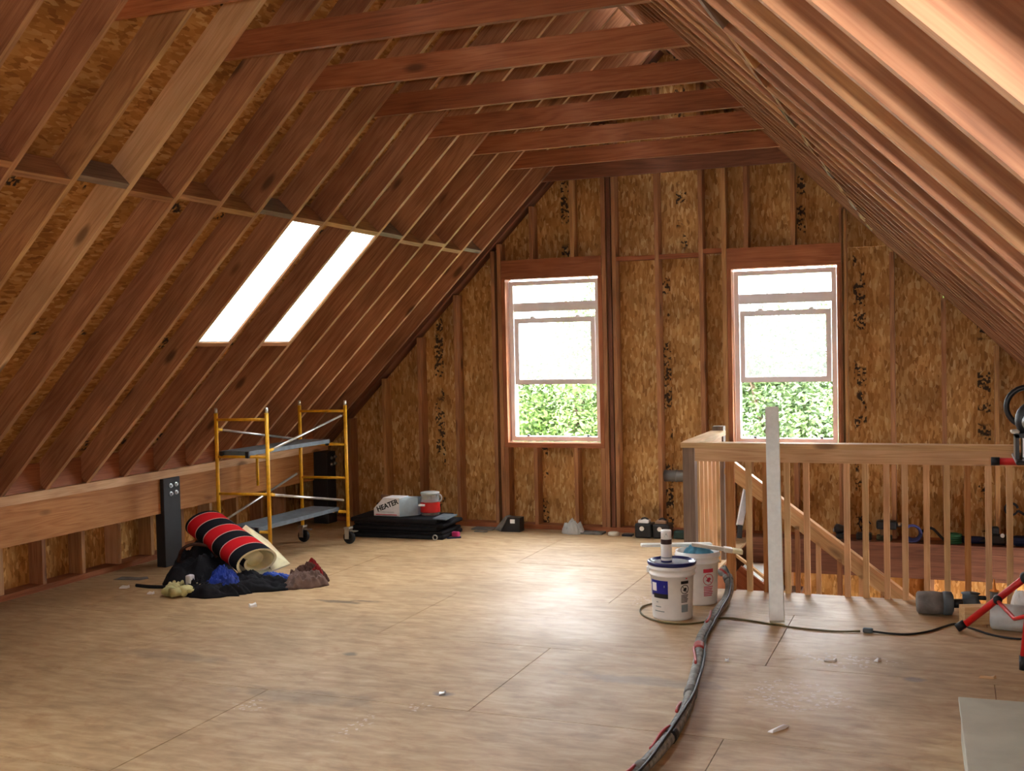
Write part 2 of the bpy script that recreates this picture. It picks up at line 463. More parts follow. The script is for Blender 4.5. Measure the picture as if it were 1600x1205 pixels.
class MB:
    def __init__(s):
        s.v, s.f = [], []
    def add(s, vs, fs):
        n = len(s.v)
        s.v += [tuple(v) for v in vs]
        s.f += [tuple(i + n for i in f) for f in fs]
        return s
    def box(s, x0, x1, y0, y1, z0, z1, M=None):
        vs = [Vector((x, y, z)) for x in (x0, x1) for y in (y0, y1) for z in (z0, z1)]
        if M:
            vs = [M @ v for v in vs]
        return s.add(vs, [(0, 1, 3, 2), (4, 6, 7, 5), (0, 4, 5, 1), (2, 3, 7, 6), (0, 2, 6, 4), (1, 5, 7, 3)])
    def rbox(s, x0, x1, y0, y1, z0, z1, r=0.02, M=None):
        """Box with bevelled edges."""
        bm = bmesh.new()
        bmesh.ops.create_cube(bm, size=1.0)
        for v in bm.verts:
            v.co = Vector(((x0 + x1) / 2 + v.co.x * (x1 - x0), (y0 + y1) / 2 + v.co.y * (y1 - y0), (z0 + z1) / 2 + v.co.z * (z1 - z0)))
        bmesh.ops.bevel(bm, geom=bm.edges[:], offset=r, segments=2, affect='EDGES', profile=0.5)
        bm.verts.index_update()
        vs = [(M @ v.co) if M else v.co.copy() for v in bm.verts]
        fs = [[v.index for v in f.verts] for f in bm.faces]
        bm.free()
        return s.add(vs, fs)
    def tube(s, pts, r, seg=8, cap=True, closed=False, rfun=None):
        pts = [Vector(p) for p in pts]
        n = len(pts)
        t0 = (pts[1] - pts[0]).normalized()
        a = t0.orthogonal().normalized()
        rings = []
        for i, p in enumerate(pts):
            if closed:
                t = (pts[(i + 1) % n] - pts[i - 1]).normalized()
            else:
                t = (pts[min(i + 1, n - 1)] - pts[max(i - 1, 0)]).normalized()
            a = (a - t * a.dot(t)).normalized()
            b = t.cross(a)
            rr = rfun(i) if rfun else r
            rings.append([p + (a * math.cos(2 * math.pi * k / seg) + b * math.sin(2 * math.pi * k / seg)) * rr for k in range(seg)])
        vs = [v for rg in rings for v in rg]
        fs = []
        for i in range(n if closed else n - 1):
            j = (i + 1) % n
            for k in range(seg):
                l = (k + 1) % seg
                fs.append((i * seg + k, i * seg + l, j * seg + l, j * seg + k))
        if cap and not closed:
            fs.append(tuple(range(seg))[::-1])
            fs.append(tuple((n - 1) * seg + k for k in range(seg)))
        return s.add(vs, fs)
    def lathe(s, prof, seg=24, M=None, cap=True):
        vs, fs = [], []
        for r, z in prof:
            for k in range(seg):
                a = 2 * math.pi * k / seg
                vs.append(Vector((r * math.cos(a), r * math.sin(a), z)))
        if M:
            vs = [M @ v for v in vs]
        for i in range(len(prof) - 1):
            for k in range(seg):
                l = (k + 1) % seg
                fs.append((i * seg + k, i * seg + l, (i + 1) * seg + l, (i + 1) * seg + k))
        if cap:
            fs.append(tuple(range(seg))[::-1])
            fs.append(tuple((len(prof) - 1) * seg + k for k in range(seg)))
        return s.add(vs, fs)
    def prism(s, poly, z0, z1, M=None):
        n = len(poly)
        vs = [Vector((x, y, z0)) for x, y in poly] + [Vector((x, y, z1)) for x, y in poly]
        if M:
            vs = [M @ v for v in vs]
        fs = [tuple(range(n))[::-1], tuple(range(n, 2 * n))] + [(i, (i + 1) % n, (i + 1) % n + n, i + n) for i in range(n)]
        return s.add(vs, fs)
    def build(s, name, mat, parent=None, smooth=False, loc=None):
        me = bpy.data.meshes.new(name)
        vs = s.v
        if loc is not None:
            vs = [(v[0] - loc[0], v[1] - loc[1], v[2] - loc[2]) for v in vs]
        me.from_pydata(vs, [], s.f)
        me.validate()
        bm = bmesh.new()
        bm.from_mesh(me)
        bmesh.ops.recalc_face_normals(bm, faces=bm.faces[:])
        bm.to_mesh(me)
        bm.free()
        me.materials.append(mat)
        if smooth:
            for p in me.polygons:
                p.use_smooth = True
        o = bpy.data.objects.new(name, me)
        if loc is not None:
            o.location = loc
        return link(o, parent)

_cache = {}
def box_mesh(L, w, t, mat):
    key = (round(L, 4), round(w, 4), round(t, 4), mat.name)
    if key not in _cache:
        mb = MB().box(-L / 2, L / 2, -w / 2, w / 2, -t / 2, t / 2)
        me = bpy.data.meshes.new('board')
        me.from_pydata(mb.v, [], mb.f)
        me.materials.append(mat)
        _cache[key] = me
    return _cache[key]

def beam(name, p0, p1, w, t, ref, mat, parent=None):
    """Board from p0 to p1 (centre line); t is its size along ref, w across. Local X runs along the grain."""
    p0, p1 = Vector(p0), Vector(p1)
    x = (p1 - p0).normalized()
    z = Vector(ref)
    z = (z - x * z.dot(x)).normalized()
    y = z.cross(x)
    o = bpy.data.objects.new(name, box_mesh((p1 - p0).length, w, t, mat))
    c = (p0 + p1) / 2
    o.matrix_world = Matrix(((x.x, y.x, z.x, c.x), (x.y, y.y, z.y, c.y), (x.z, y.z, z.z, c.z), (0, 0, 0, 1)))
    return link(o, parent)

def bar(name, x0, x1, y0, y1, z0, z1, mat, parent=None):
    """Axis-aligned board whose grain follows its longest side."""
    d = (x1 - x0, y1 - y0, z1 - z0)
    c = Vector(((x0 + x1) / 2, (y0 + y1) / 2, (z0 + z1) / 2))
    i = d.index(max(d))
    h = Vector((0, 0, 0))
    h[i] = d[i] / 2
    if i == 0:
        return beam(name, c - h, c + h, d[1], d[2], (0, 0, 1), mat, parent)
    if i == 1:
        return beam(name, c - h, c + h, d[0], d[2], (0, 0, 1), mat, parent)
    return beam(name, c - h, c + h, d[0], d[1], (0, 1, 0), mat, parent)

def clip(poly, a, b, c):
    """Keep the part of a convex 2D polygon where a*x + b*y <= c."""
    out = []
    for i in range(len(poly)):
        p, q = poly[i], poly[(i + 1) % len(poly)]
        dp, dq = a * p[0] + b * p[1] - c, a * q[0] + b * q[1] - c
        if dp <= 0:
            out.append(p)
        if dp * dq < 0:
            k = dp / (dp - dq)
            out.append((p[0] + (q[0] - p[0]) * k, p[1] + (q[1] - p[1]) * k))
    return out

def cut_rect(rects, hole):
    """Rectangles (x0,x1,y0,y1) minus a hole."""
    hx0, hx1, hy0, hy1 = hole
    out = []
    for x0, x1, y0, y1 in rects:
        if x1 <= hx0 or x0 >= hx1 or y1 <= hy0 or y0 >= hy1:
            out.append((x0, x1, y0, y1))
            continue
        if x0 < hx0:
            out.append((x0, hx0, y0, y1))
        if x1 > hx1:
            out.append((hx1, x1, y0, y1))
        a, b = max(x0, hx0), min(x1, hx1)
        if y0 < hy0:
            out.append((a, b, y0, hy0))
        if y1 > hy1:
            out.append((a, b, hy1, y1))
    return [r for r in out if r[1] - r[0] > 0.01 and r[3] - r[2] > 0.01]

def panel(name, poly, thick, M, mat, parent):
    """Flat sheet from a 2D polygon in the plane of M (local z = thickness)."""
    if len(poly) < 3:
        return None
    cx = sum(p[0] for p in poly) / len(poly)
    cy = sum(p[1] for p in poly) / len(poly)
    mb = MB().prism([(x - cx, y - cy) for x, y in poly], 0, thick)
    me = bpy.data.meshes.new(name)
    me.from_pydata(mb.v, [], mb.f)
    me.materials.append(mat)
    o = bpy.data.objects.new(name, me)
    o.matrix_world = M @ Matrix.Translation((cx, cy, 0))
    return link(o, parent)

def fbm(p, o=3):
    return noise.fractal(Vector(p), 1.0, 2.0, o)

def heap(name, loc, rx, ry, h, mat, seed=0, rot=0.0, parent=None, folds=1.0, rings=22, seg=72, rim=0.4):
    """A crumpled bundle of cloth resting on the floor."""
    rnd = random.Random(seed)
    ox, oy = rnd.random() * 50, rnd.random() * 50
    vs, fs = [], []
    for i in range(rings + 1):
        u = i / rings
        for k in range(seg):
            a = 2 * math.pi * k / seg
            edge = 1 + rim * fbm((math.cos(a) * 1.3 + ox, math.sin(a) * 1.3 + oy, 1.7))
            px, py = math.cos(a) * u * edge, math.sin(a) * u * edge
            q = Vector((px * 1.6 + ox, py * 1.6 + oy, 0))
            ridge = 1 - abs(noise.noise(q * 2.1)) * 2.0
            r2 = 1 - abs(noise.noise(q * 4.7 + Vector((9, 3, 1)))) * 2.0
            hh = (1 - u ** 2.6) * (0.60 + 0.7 * noise.noise(q)) + 0.22 * folds * ridge * (1 - u ** 5) + 0.15 * folds * r2 * (1 - u ** 6) + 0.07 * folds * noise.noise(q * 11)
            z = max(0.006, hh * h) if u < 0.999 else 0.0
            bul = 1 + 0.05 * math.sin(math.pi * u)
            vs.append((px * rx * bul, py * ry * bul, z))
    for i in range(rings):
        for k in range(seg):
            l = (k + 1) % seg
            fs.append((i * seg + k, i * seg + l, (i + 1) * seg + l, (i + 1) * seg + k))
    fs.append(tuple(rings * seg + k for k in range(seg)))
    M = Matrix.Rotation(rot, 3, 'Z')
    vs = [M @ Vector(v) for v in vs]
    mb = MB().add(vs, fs)
    o = mb.build(name, mat, parent, smooth=True)
    o.location = loc
    if parent is not None:
        o.matrix_parent_inverse = Matrix.Translation(-parent.location)
    return o

def arc(c, r, a0, a1, n, ax=(1, 0, 0), ay=(0, 0, 1)):
    c, ax, ay = Vector(c), Vector(ax), Vector(ay)
    return [c + ax * (r * math.cos(a0 + (a1 - a0) * i / n)) + ay * (r * math.sin(a0 + (a1 - a0) * i / n)) for i in range(n + 1)]

def smooth_path(pts, n=8):
    P = [Vector(p) for p in pts]
    P = [P[0] * 2 - P[1]] + P + [P[-1] * 2 - P[-2]]
    out = []
    for i in range(1, len(P) - 2):
        for k in range(n):
            t = k / n
            a, b, c, d = P[i - 1], P[i], P[i + 1], P[i + 2]
            out.append(0.5 * ((2 * b) + (c - a) * t + (2 * a - 5 * b + 4 * c - d) * t * t + (3 * b - a - 3 * c + d) * t ** 3))
    out.append(P[-2])
    return out

# ------------------------------------------------------------------ dimensions
D = 10.343            # inner face of the gable studs
DS = 0.14             # stud depth
CL, CR = 7.0741, 2.1083   # rafter undersides: z = x + CL (left), z = CR - x (right)
XR, ZR = (CR - CL) / 2, (CR + CL) / 2      # ridge of the undersides
SP = 0.4212
Y0 = 10.1635
DEP = 0.18
Q = math.sqrt(0.5)
BACK = -5.0
ry = lambda k: Y0 - SP * k
NK = 36
ZLED = 0.83
SLED = (ZR - ZLED) / Q
XLED_L, XLED_R = ZLED - CL, CR - ZLED
SLOPES = {'left': (Vector((-Q, 0, -Q)), Vector((-Q, 0, Q))), 'right': (Vector((Q, 0, -Q)), Vector((Q, 0, Q)))}
RIDGE = Vector((XR, 0, ZR))
def SP3(side, s, y, n=0.0):
    d, nn = SLOPES[side]
    return RIDGE + d * s + nn * n + Vector((0, y, 0))
S_TOP, S_BOT = (ZR - 2.75) / Q, (ZR - 1.89) / Q     # skylight opening along the slope
SKY_BAYS = (7, 5, 17, 19, 21, 23, 24, 26, 27, 29, 30, 32, 33)     # rafter bays of the left slope that carry a skylight (all but two are added out of view to light the right slope)
HOLE = (-1.75, 1.25, 8.12, 10.15)
XW = 6.73             # left outer wall plane (negative x)
XWR = 2 * XR + XW     # right outer wall plane

# ------------------------------------------------------------------ floor
fm = MB()
for (x0, x1, y0, y1) in cut_rect([(-XW, XWR, BACK, D + 0.15)], HOLE):
    fm.box(x0, x1, y0, y1, -0.24, -0.019)
floor = tag(fm.build('floor', FIR_RED), 'plywood loft floor with a stair opening', kind='structure')
row = 0
y = 5.0 - 1.22 * 9
while y < D + 0.15:
    xs = -2.25 if row % 2 == 1 else -0.98
    x = xs - 2.44 * 3
    while x < XWR:
        R = (max(x, -XW), min(x + 2.44, XWR), max(y, BACK), min(y + 1.22, D + 0.14))
        if R[1] - R[0] > 0.05 and R[3] - R[2] > 0.05:
            for (a, b, c, d) in cut_rect([R], HOLE):
                z = random.uniform(-0.0012, 0.0)
                g = 0.0022
                bar('floor_panel', a + g, b - g, c + g, d - g, -0.019, z, FLOOR, floor)
        x += 2.44
    y += 1.22
    row += 1

# ------------------------------------------------------------------ roof
ceiling = empty('ceiling', (XR, 4.0, ZR), 'open rafter roof with board sheathing and collar ties', kind='structure')
bar('ridge_board', XR - 0.019, XR + 0.019, BACK, D + 0.14, ZR - 0.04, ZR + 0.22, FIR, ceiling)
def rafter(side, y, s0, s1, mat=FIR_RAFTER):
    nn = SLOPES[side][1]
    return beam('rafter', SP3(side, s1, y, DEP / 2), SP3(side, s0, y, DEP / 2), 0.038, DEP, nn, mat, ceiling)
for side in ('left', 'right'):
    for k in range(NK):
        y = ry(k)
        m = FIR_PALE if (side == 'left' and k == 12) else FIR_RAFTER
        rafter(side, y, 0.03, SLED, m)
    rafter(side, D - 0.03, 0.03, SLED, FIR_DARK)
    # blocking row between the rafters and blocks over the plate
    for k in range(NK - 1):
        ya, yb = ry(k + 1) + 0.02, ry(k) - 0.02
        if not (side == 'left' and k in SKY_BAYS):
            s = S_TOP + (0.03 if k % 2 else -0.01)
            nn = SLOPES[side][1]
            beam('blocking', SP3(side, s, ya, DEP / 2 - 0.005), SP3(side, s, yb, DEP / 2 - 0.005), 0.038, DEP - 0.01, nn, FIR_GREY if k % 4 == 0 else FIR, ceiling)
        xx = XLED_L - 0.06 if side == 'left' else XLED_R + 0.06
        bar('eave_block', xx - 0.019, xx + 0.019, ya, yb, ZLED, ZLED + 0.2, FIR_RED, ceiling)
nn = SLOPES['left'][1]
for (ka, kb) in [(k + 1, k) for k in SKY_BAYS]:
    for s in (S_TOP - 0.001, S_BOT + 0.018):
        beam('skylight_header', SP3('left', s, ry(ka) + 0.019, DEP / 2), SP3('left', s, ry(kb) - 0.019, DEP / 2), 0.038, DEP, nn, FIR, ceiling)
# roof sheathing
SKYL = [(S_TOP + 0.02, S_BOT, ry(k + 1) + 0.019, ry(k) - 0.019) for k in SKY_BAYS]
for side in ('left', 'right'):
    d, nn = SLOPES[side]
    yv = Vector((0, 1, 0))
    zaxis = d.cross(yv)
    sgn = 1 if zaxis.dot(nn) > 0 else -1
    M = Matrix(((d.x, 0, zaxis.x * sgn, RIDGE.x + nn.x * DEP), (0, 1, 0, 0), (d.z, 0, zaxis.z * sgn, RIDGE.z + nn.z * DEP), (0, 0, 0, 1)))
    s = -0.1
    r = 0
    while s < 6.25:
        y = BACK - (1.22 if r % 2 else 0)
        while y < D + 0.15:
            R = [(s + 0.001, min(s + 1.22, 6.25), max(y, BACK) + 0.001, min(y + 2.44, D + 0.15))]
            if R[0][3] - R[0][2] > 0.05:
                if side == 'left':
                    for hl in SKYL:
                        R = cut_rect(R, hl)
                for (a, b, c, e) in R:
                    panel('sheathing_panel', [(a, c), (b, c), (b, e), (a, e)], 0.012, M, OSB_ROOF, ceiling)
            y += 2.44
        s += 1.22
        r += 1
# collar ties
ZT = 3.405
for i, k in enumerate(range(0, NK, 2)):
    y = ry(k) + 0.019 + 0.02
    bar('collar_tie', ZT - CL - 0.12, CR - ZT + 0.12, y - 0.019, y + 0.019, ZT, ZT + 0.14, FIR_DARK if k == 0 else FIR_RED, ceiling)

# ------------------------------------------------------------------ gable walls
WIN = [(-4.132, -3.190), (-1.879, -0.963)]
WZ0, WZ1 = 0.872, 2.469
GRID = [-5.54 + SP * i for i in range(-2, 17)]
def gable(name, yin, out, label, full=True, wins=()):
    """yin: inner face of the studs, out: +1 / -1 direction to the outside."""
    w = empty(name, (XR, yin, 0), label, kind='structure')
    ya, yb = sorted((yin, yin + out * DS))
    zt = lambda x: min(x + CL, CR - x)
    # bottom plate pieces and sloped top plates
    g = 0.0
    bar('bottom_plate', -XW + 0.1, -1.80 if full else XWR - 0.1, ya, yb, 0.0, 0.045, FIR_RED, w)
    if full:
        bar('bottom_plate', -1.75, XWR - 0.1, ya, yb, 0.0, 0.045, FIR_RED, w)
    for side in ('left', 'right'):
        nn = SLOPES[side][1]
        beam('top_plate', SP3(side, SLED, (ya + yb) / 2, 0.03), SP3(side, 0.02, (ya + yb) / 2, 0.03), DS, 0.05, nn, FIR_DARK, w)
    for x in GRID:
        top = zt(x) - 0.02
        if top < 0.5:
            continue
        win = next((q for q in wins if q[0] - 0.03 < x < q[1] + 0.03), None)
        if win:
            bar('stud', x - 0.019, x + 0.019, ya, yb, 0.045, WZ0 - 0.06, FIR, w)
            bar('stud', x - 0.019, x + 0.019, ya, yb, WZ1 + 0.21, top, FIR, w)
        else:
            bar('stud', x - 0.019, x + 0.019, ya, yb, 0.045, top, FIR, w)
    for (a, b) in wins:
        bar('header', a - 0.05, b + 0.05, ya - (0.004 if out > 0 else 0), yb, WZ1 + 0.02, WZ1 + 0.21, FIR_RED, w)
        bar('rough_sill', a - 0.05, b + 0.05, ya, yb, WZ0 - 0.06, WZ0 - 0.012, FIR_RED, w)
        for (p, q) in ((a - 0.052, a - 0.012), (b + 0.012, b + 0.052)):
            bar('trimmer', p, q, ya, yb, WZ0 - 0.012, WZ1 + 0.02, FIR_RED, w)
            bar('trimmer', p, q, ya, yb, 0.045, WZ0 - 0.06, FIR, w)
        for (p, q) in ((a - 0.095, a - 0.055), (b + 0.055, b + 0.095)):
            top = zt((p + q) / 2) - 0.02
            bar('king_stud', p, q, ya, yb, 0.045, top, FIR, w)
    if full:
        bar('king_stud', -3.085, -3.047, ya + 0.02, yb, 0.045, 3.9, FIR_DARK, w)
        for (i, dz) in ((6, 0.0), (7, 0.0), (8, 0.03)):
            x0, x1 = GRID[2 + i] + 0.019, GRID[2 + i + 1] - 0.019
            if i == 8:
                x1 = WIN[1][0] - 0.1
            bar('blocking', x0, x1, ya + 0.02, yb, 2.62 + dz, 2.66 + dz, FIR_RED, w)
    # sheathing
    yo = yin + out * DS
    M = Matrix(((1, 0, 0, 0), (0, 0, 1, yo if out > 0 else yo - 0.012), (0, 1, 0, 0), (0, 0, 0, 1)))
    edges = [-XW] + [g for g in (GRID[0] + SP * 3 * i for i in range(0, 8)) if -XW + 0.2 < g < XWR - 0.2] + [XWR]
    zed = [-0.25, 0.0 + 2.64, 5.2]
    for i in range(len(edges) - 1):
        for j in range(2):
            R = [(edges[i] + 0.001, edges[i + 1] - 0.001, zed[j] + 0.001, zed[j + 1])]
            for (a, b) in wins:
                R = cut_rect(R, (a - 0.012, b + 0.012, WZ0 - 0.012, WZ1 + 0.02))
            for (a, b, c, d) in R:
                p = clip(clip([(a, c), (b, c), (b, d), (a, d)], -1, 1, CL + 0.27), 1, 1, CR + 0.27)
                if len(p) >= 3:
                    panel('sheathing_panel', p, 0.012, M, OSB_WALL, w)
    return w
wall_back = gable('wall_back', D, 1, 'stud framed gable wall with board sheathing and two windows', wins=WIN)
wall_front = gable('wall_front', BACK, -1, 'stud framed gable wall behind the viewer', full=False)

# ------------------------------------------------------------------ windows
def window(name, a, b, yin, out, label):
    w = empty(name, ((a + b) / 2, yin, WZ0), label, kind='structure')
    y0 = yin + out * 0.075
    y1 = yin + out * 0.165
    def bx(nm, x0, x1, z0, z1, d0, d1, mat=VINYL, par=w):
        p, q = sorted((yin + out * d0, yin + out * d1))
        return bar(nm, x0, x1, p, q, z0, z1, mat, par)
    f = 0.042
    bx('frame_jamb', a, a + f, WZ0, WZ1, 0.075, 0.165)
    bx('frame_jamb', b - f, b, WZ0, WZ1, 0.075, 0.165)
    bx('frame_head', a + f, b - f, WZ1 - f, WZ1, 0.075, 0.165)
    bx('frame_sill', a + f, b - f, WZ0, WZ0 + 0.045, 0.075, 0.165)
    bx('mullion', a + f, b - f, 2.165, 2.255, 0.09, 0.15)
    bx('transom_pane', a + f, b - f, 2.255, WZ1 - f, 0.125, 0.131, GLASS)
    # raised sash
    s0, s1 = a + f + 0.006, b - f - 0.006
    zb, zt = 1.437, 2.10
    bx('sash_rail', s0, s1, zb, zb + 0.05, 0.085, 0.115)
    bx('sash_rail', s0, s1, zt - 0.05, zt, 0.085, 0.115)
    bx('sash_stile', s0, s0 + 0.045, zb + 0.05, zt - 0.05, 0.085, 0.115)
    bx('sash_stile', s1 - 0.045, s1, zb + 0.05, zt - 0.05, 0.085, 0.115)
    bx('sash_pane', s0 + 0.045, s1 - 0.045, zb + 0.05, zt - 0.05, 0.097, 0.103, GLASS)
    bx('fixed_pane', a + f, b - f, zb + 0.02, 2.165, 0.128, 0.134, GLASS)
    for x in (a + 0.26 * (b - a), a + 0.76 * (b - a)):
        mb = MB().lathe([(0.012, 0), (0.034, 0), (0.030, 0.014), (0.012, 0.022)], 14, Matrix.Translation((x, yin + out * 0.1, zt)))
        mb.build('sash_lock', VINYL, w, smooth=False)
    for x in (a + f + 0.13, b - f - 0.10):
        bx('tilt_latch', x - 0.013, x + 0.013, WZ0 + 0.045, WZ0 + 0.062, 0.09, 0.11, BLACK_PL)
    return w
window('window_1', *WIN[0], D, 1, 'white vinyl window with raised sash nearer the scaffold')
window('window_2', *WIN[1], D, 1, 'white vinyl window with raised sash behind the balustrade')
LAB = ['blown-out white skylight in the left roof slope, larger of the two', 'blown-out white skylight in the left roof slope, nearer the gable']
for i, kb in enumerate(SKY_BAYS):
    lab = LAB[i] if i < 2 else 'skylight added for light in the same roof slope outside the view'
    ya, yb = ry(kb + 1) + 0.019, ry(kb) - 0.019
    ym = (ya + yb) / 2
    nn = SLOPES['left'][1]
    w = empty('window_%d' % (3 + i), SP3('left', (S_TOP + S_BOT) / 2, ym, DEP), lab, group=None if i < 2 else 'added skylights outside the view', kind='structure')
    h1 = DEP + 0.04
    hm = h1 / 2 + 0.004
    for s in (S_TOP + 0.024, S_BOT - 0.006):  # white liners added to imitate well sides blown out by the sky
        beam('added_white_liner', SP3('left', s, ya + 0.001, hm), SP3('left', s, yb - 0.001, hm), 0.008, h1 - 0.008, nn, WHITE_PAINT, w)
    for y in (ya + 0.005, yb - 0.005):
        beam('added_white_liner', SP3('left', S_TOP + 0.03, y, hm), SP3('left', S_BOT - 0.012, y, hm), 0.008, h1 - 0.008, nn, WHITE_PAINT, w)
    beam('pane', SP3('left', S_TOP, ym, h1 + 0.004), SP3('left', S_BOT, ym, h1 + 0.004), yb - ya + 0.03, 0.006, nn, SKY_GLASS, w)
    portal('skylight_portal', SP3('left', (S_TOP + S_BOT) / 2, ym, h1 + 0.03), tuple(-nn), S_BOT - S_TOP, yb - ya)
for (a, b) in WIN:
    portal('window_portal', ((a + b) / 2, D + 0.19, (WZ0 + WZ1) / 2), (0, -1, 0), b - a, WZ1 - WZ0)

# ------------------------------------------------------------------ knee walls
def knee(name, sgn, label):
    """sgn -1: left wall, +1: right wall (mirrored about the ridge)."""
    X = (lambda x: x) if sgn < 0 else (lambda x: 2 * XR - x)
    w = empty(name, (X(-6.6), 4, 0), label, kind='structure')
    def bx(nm, xa, xb, *rest):
        a, b = sorted((X(xa), X(xb)))
        return bar(nm, a, b, *rest)
    ylo = 2.0 if sgn < 0 else 2.0
    bx('bottom_plate', -6.73, -6.575, BACK, D, 0.0, 0.045, FIR_RED, w)
    bx('top_beam', -6.36, -6.272, BACK, D, 0.46, 0.757, BEAM, w)
    bx('ledge_plate', -6.50, -6.225, BACK, D, 0.762, ZLED, FIR_PALE, w)
    y = D - 0.3
    i = 0
    while y > BACK:
        bx('stud', -6.73, -6.59, y - 0.019, y + 0.019, 0.045, 0.52, FIR_PALE if i % 3 == 0 else FIR, w)
        y -= SP
        i += 1
    M = Matrix(((0, 0, 1, X(-6.735) - (0.006 if sgn > 0 else 0.006)), (1, 0, 0, 0), (0, 1, 0, 0), (0, 0, 0, 1)))
    y = BACK
    while y < D:
        panel('sheathing_panel', [(y + 0.001, -0.2), (min(y + 2.44, D + 0.14), -0.2), (min(y + 2.44, D + 0.14), 0.62), (y + 0.001, 0.62)], 0.012, M, OSB_KNEE, w)
        y += 2.44
    return w
wall_left = knee('wall_left', -1, 'low knee wall with beam, ledge and black posts under the left roof slope')
wall_right = knee('wall_right', 1, 'low knee wall under the right roof slope')
for (x0, x1, y0, y1) in ((-6.33, -6.236, 7.67, 7.89), (-6.29, -6.11, 10.12, 10.30), (-6.33, -6.236, 4.88, 5.1)):
    p = MB().rbox(x0, x1, y0, y1, 0.0, 0.757, 0.006).build('post', BLACK_POST, wall_left)
    p['label'] = 'black painted wooden post with steel bolts'
    for (dy, z) in ((0.09, 0.62), (0.16, 0.625), (0.09, 0.69), (0.16, 0.695)):
        MB().lathe([(0.020, 0), (0.020, 0.008), (0.012, 0.009), (0.012, 0.02)], 10, Matrix.Translation((x1, y0 + dy, z)) @ Matrix.Rotation(math.pi / 2, 4, 'Y')).build('bolt', STEEL, p).matrix_parent_inverse = Matrix.Identity(4)

# ------------------------------------------------------------------ stair well, lower storey
low = empty('wall_lower', (-0.3, D, -2.7), 'lower storey wall seen through the stair opening', kind='structure')
bar('rim_joist', HOLE[0], XWR, 10.135, 10.149, -0.26, 0.018, FIR_DARK, low)
bar('ledge_board', HOLE[0], XWR - 0.15, 10.12, D - 0.002, 0.02, 0.045, FIR_DARK, low)
M = Matrix(((1, 0, 0, 0), (0, 0, 1, 10.32), (0, 1, 0, 0), (0, 0, 0, 1)))
for x0 in (-4.2, -2.98, -1.76, -0.54, 0.68):
    panel('sheathing_panel', [(x0, -2.7), (x0 + 1.218, -2.7), (x0 + 1.218, -0.1), (x0, -0.1)], 0.012, M, OSB_KNEE, low)
for x0 in (-3.8, -2.6, -1.4, -0.2, 1.0):
    bar('stud', x0, x0 + 0.04, 10.2, 10.32, -2.7, -0.26, FIR, low)
lf = MB().box(-4.2, 1.9, 5.2, 10.32, -2.82, -2.7)
tag(lf.build('floor_lower', CONCRETE), 'concrete floor of the storey below', kind='structure')
lw = MB().box(-4.22, -4.2, 5.2, 10.33, -2.8, -0.25).box(-4.2, 1.9, 5.18, 5.2, -2.8, -0.25)
lw.box(1.9, 1.92, 5.2, 7.2, -2.8, -0.25).box(1.9, 1.92, 9.8, 10.33, -2.8, -0.25).box(1.9, 1.92, 7.2, 8.6, -2.8, -0.25).box(1.9, 1.92, 8.6, 9.8, -0.9, -0.25).box(1.9, 1.92, 8.6, 9.8, -2.8, -1.9)  # unseen opening added in the right wall to light the stairwell
tag(lw.build('wall_lower_side', OSB_KNEE), 'side walls of the storey below with an added light opening', kind='structure')
portal('lower_portal', (1.97, 9.2, -1.4), (-1, 0, 0), 1.0, 1.2)

# staircase going down towards the right along the gable
st = empty('staircase', (-1.75, 9.7, 0), 'wooden staircase going down through the floor opening beside the gable', 'stairs')
RISE, RUN = 0.19, 0.25
for i in range(13):
    x, z = -1.75 + RUN * i, -RISE * (i + 1)
    if x > 1.6:
        break
    bar('tread', x - 0.02, x + RUN, 9.33, 10.13, z - 0.03, z, FIR_GREY if i else WHITE_PAINT, st)
    bar('riser', x - 0.02, x, 9.33, 10.13, z, z + RISE - 0.03, FIR_RED, st)
for y in (9.29,):
    beam('stringer', (-1.73, y, -0.16), (1.35, y, -0.16 - 0.76 * 3.08), 0.038, 0.26, (0, 0, 1), FIR_RED, st)
beam('skirt_cap', (-1.73, 9.29, 0.06), (1.35, 9.29, 0.06 - 0.76 * 3.08), 0.045, 0.02, (0, 0, 1), FIR_PALE, st)

# ------------------------------------------------------------------ balustrade
YR = 8.06
bal = empty('balustrade', (-0.4, YR, 0), 'pale unfinished softwood balustrade around the stair opening', 'balustrade')
bar('top_rail', -1.86, XWR - 0.62, YR - 0.02, YR + 0.10, 1.042, 1.08, FIR_PALE, bal)
bar('rail_board', -1.755, XWR - 0.62, YR - 0.018, YR + 0.02, 0.945, 1.042, FIR_PALE, bal)
bar('newel_post', -1.85, -1.762, YR + 0.0, YR + 0.089, 0.0, 1.042, FIR_GREY, bal)
bar('top_rail', -1.87, -1.75, YR + 0.10, 9.22, 1.042, 1.08, FIR_PALE, bal)
bar('rail_board', -1.82, -1.78, YR + 0.09, 9.20, 0.945, 1.042, FIR_PALE, bal)
bar('newel_post', -1.86, -1.77, 9.22, 9.31, 0.0, 1.115, FIR_GREY, bal)
for i in range(6):
    y = YR + 0.26 + i * 0.155
    bar('baluster', -1.82, -1.782, y - 0.019, y + 0.019, 0.0, 0.945, FIR_PALE, bal)
bar('corner_post', -1.54, -1.478, YR + 0.012, YR + 0.05, 0.0, 0.945, BEAM, bal)
for i, x in enumerate((-1.377, -1.255, -1.105, -0.97, -0.695, -0.57, -0.43, -0.31, -0.17, -0.04, 0.09, 0.22, 0.35, 0.48, 0.61)):
    dark = i in (1, 10)
    bar('baluster', x - 0.02, x + 0.02, YR + 0.02, YR + 0.058, 0.0, 1.0, BEAM if dark else FIR_PALE, bal)

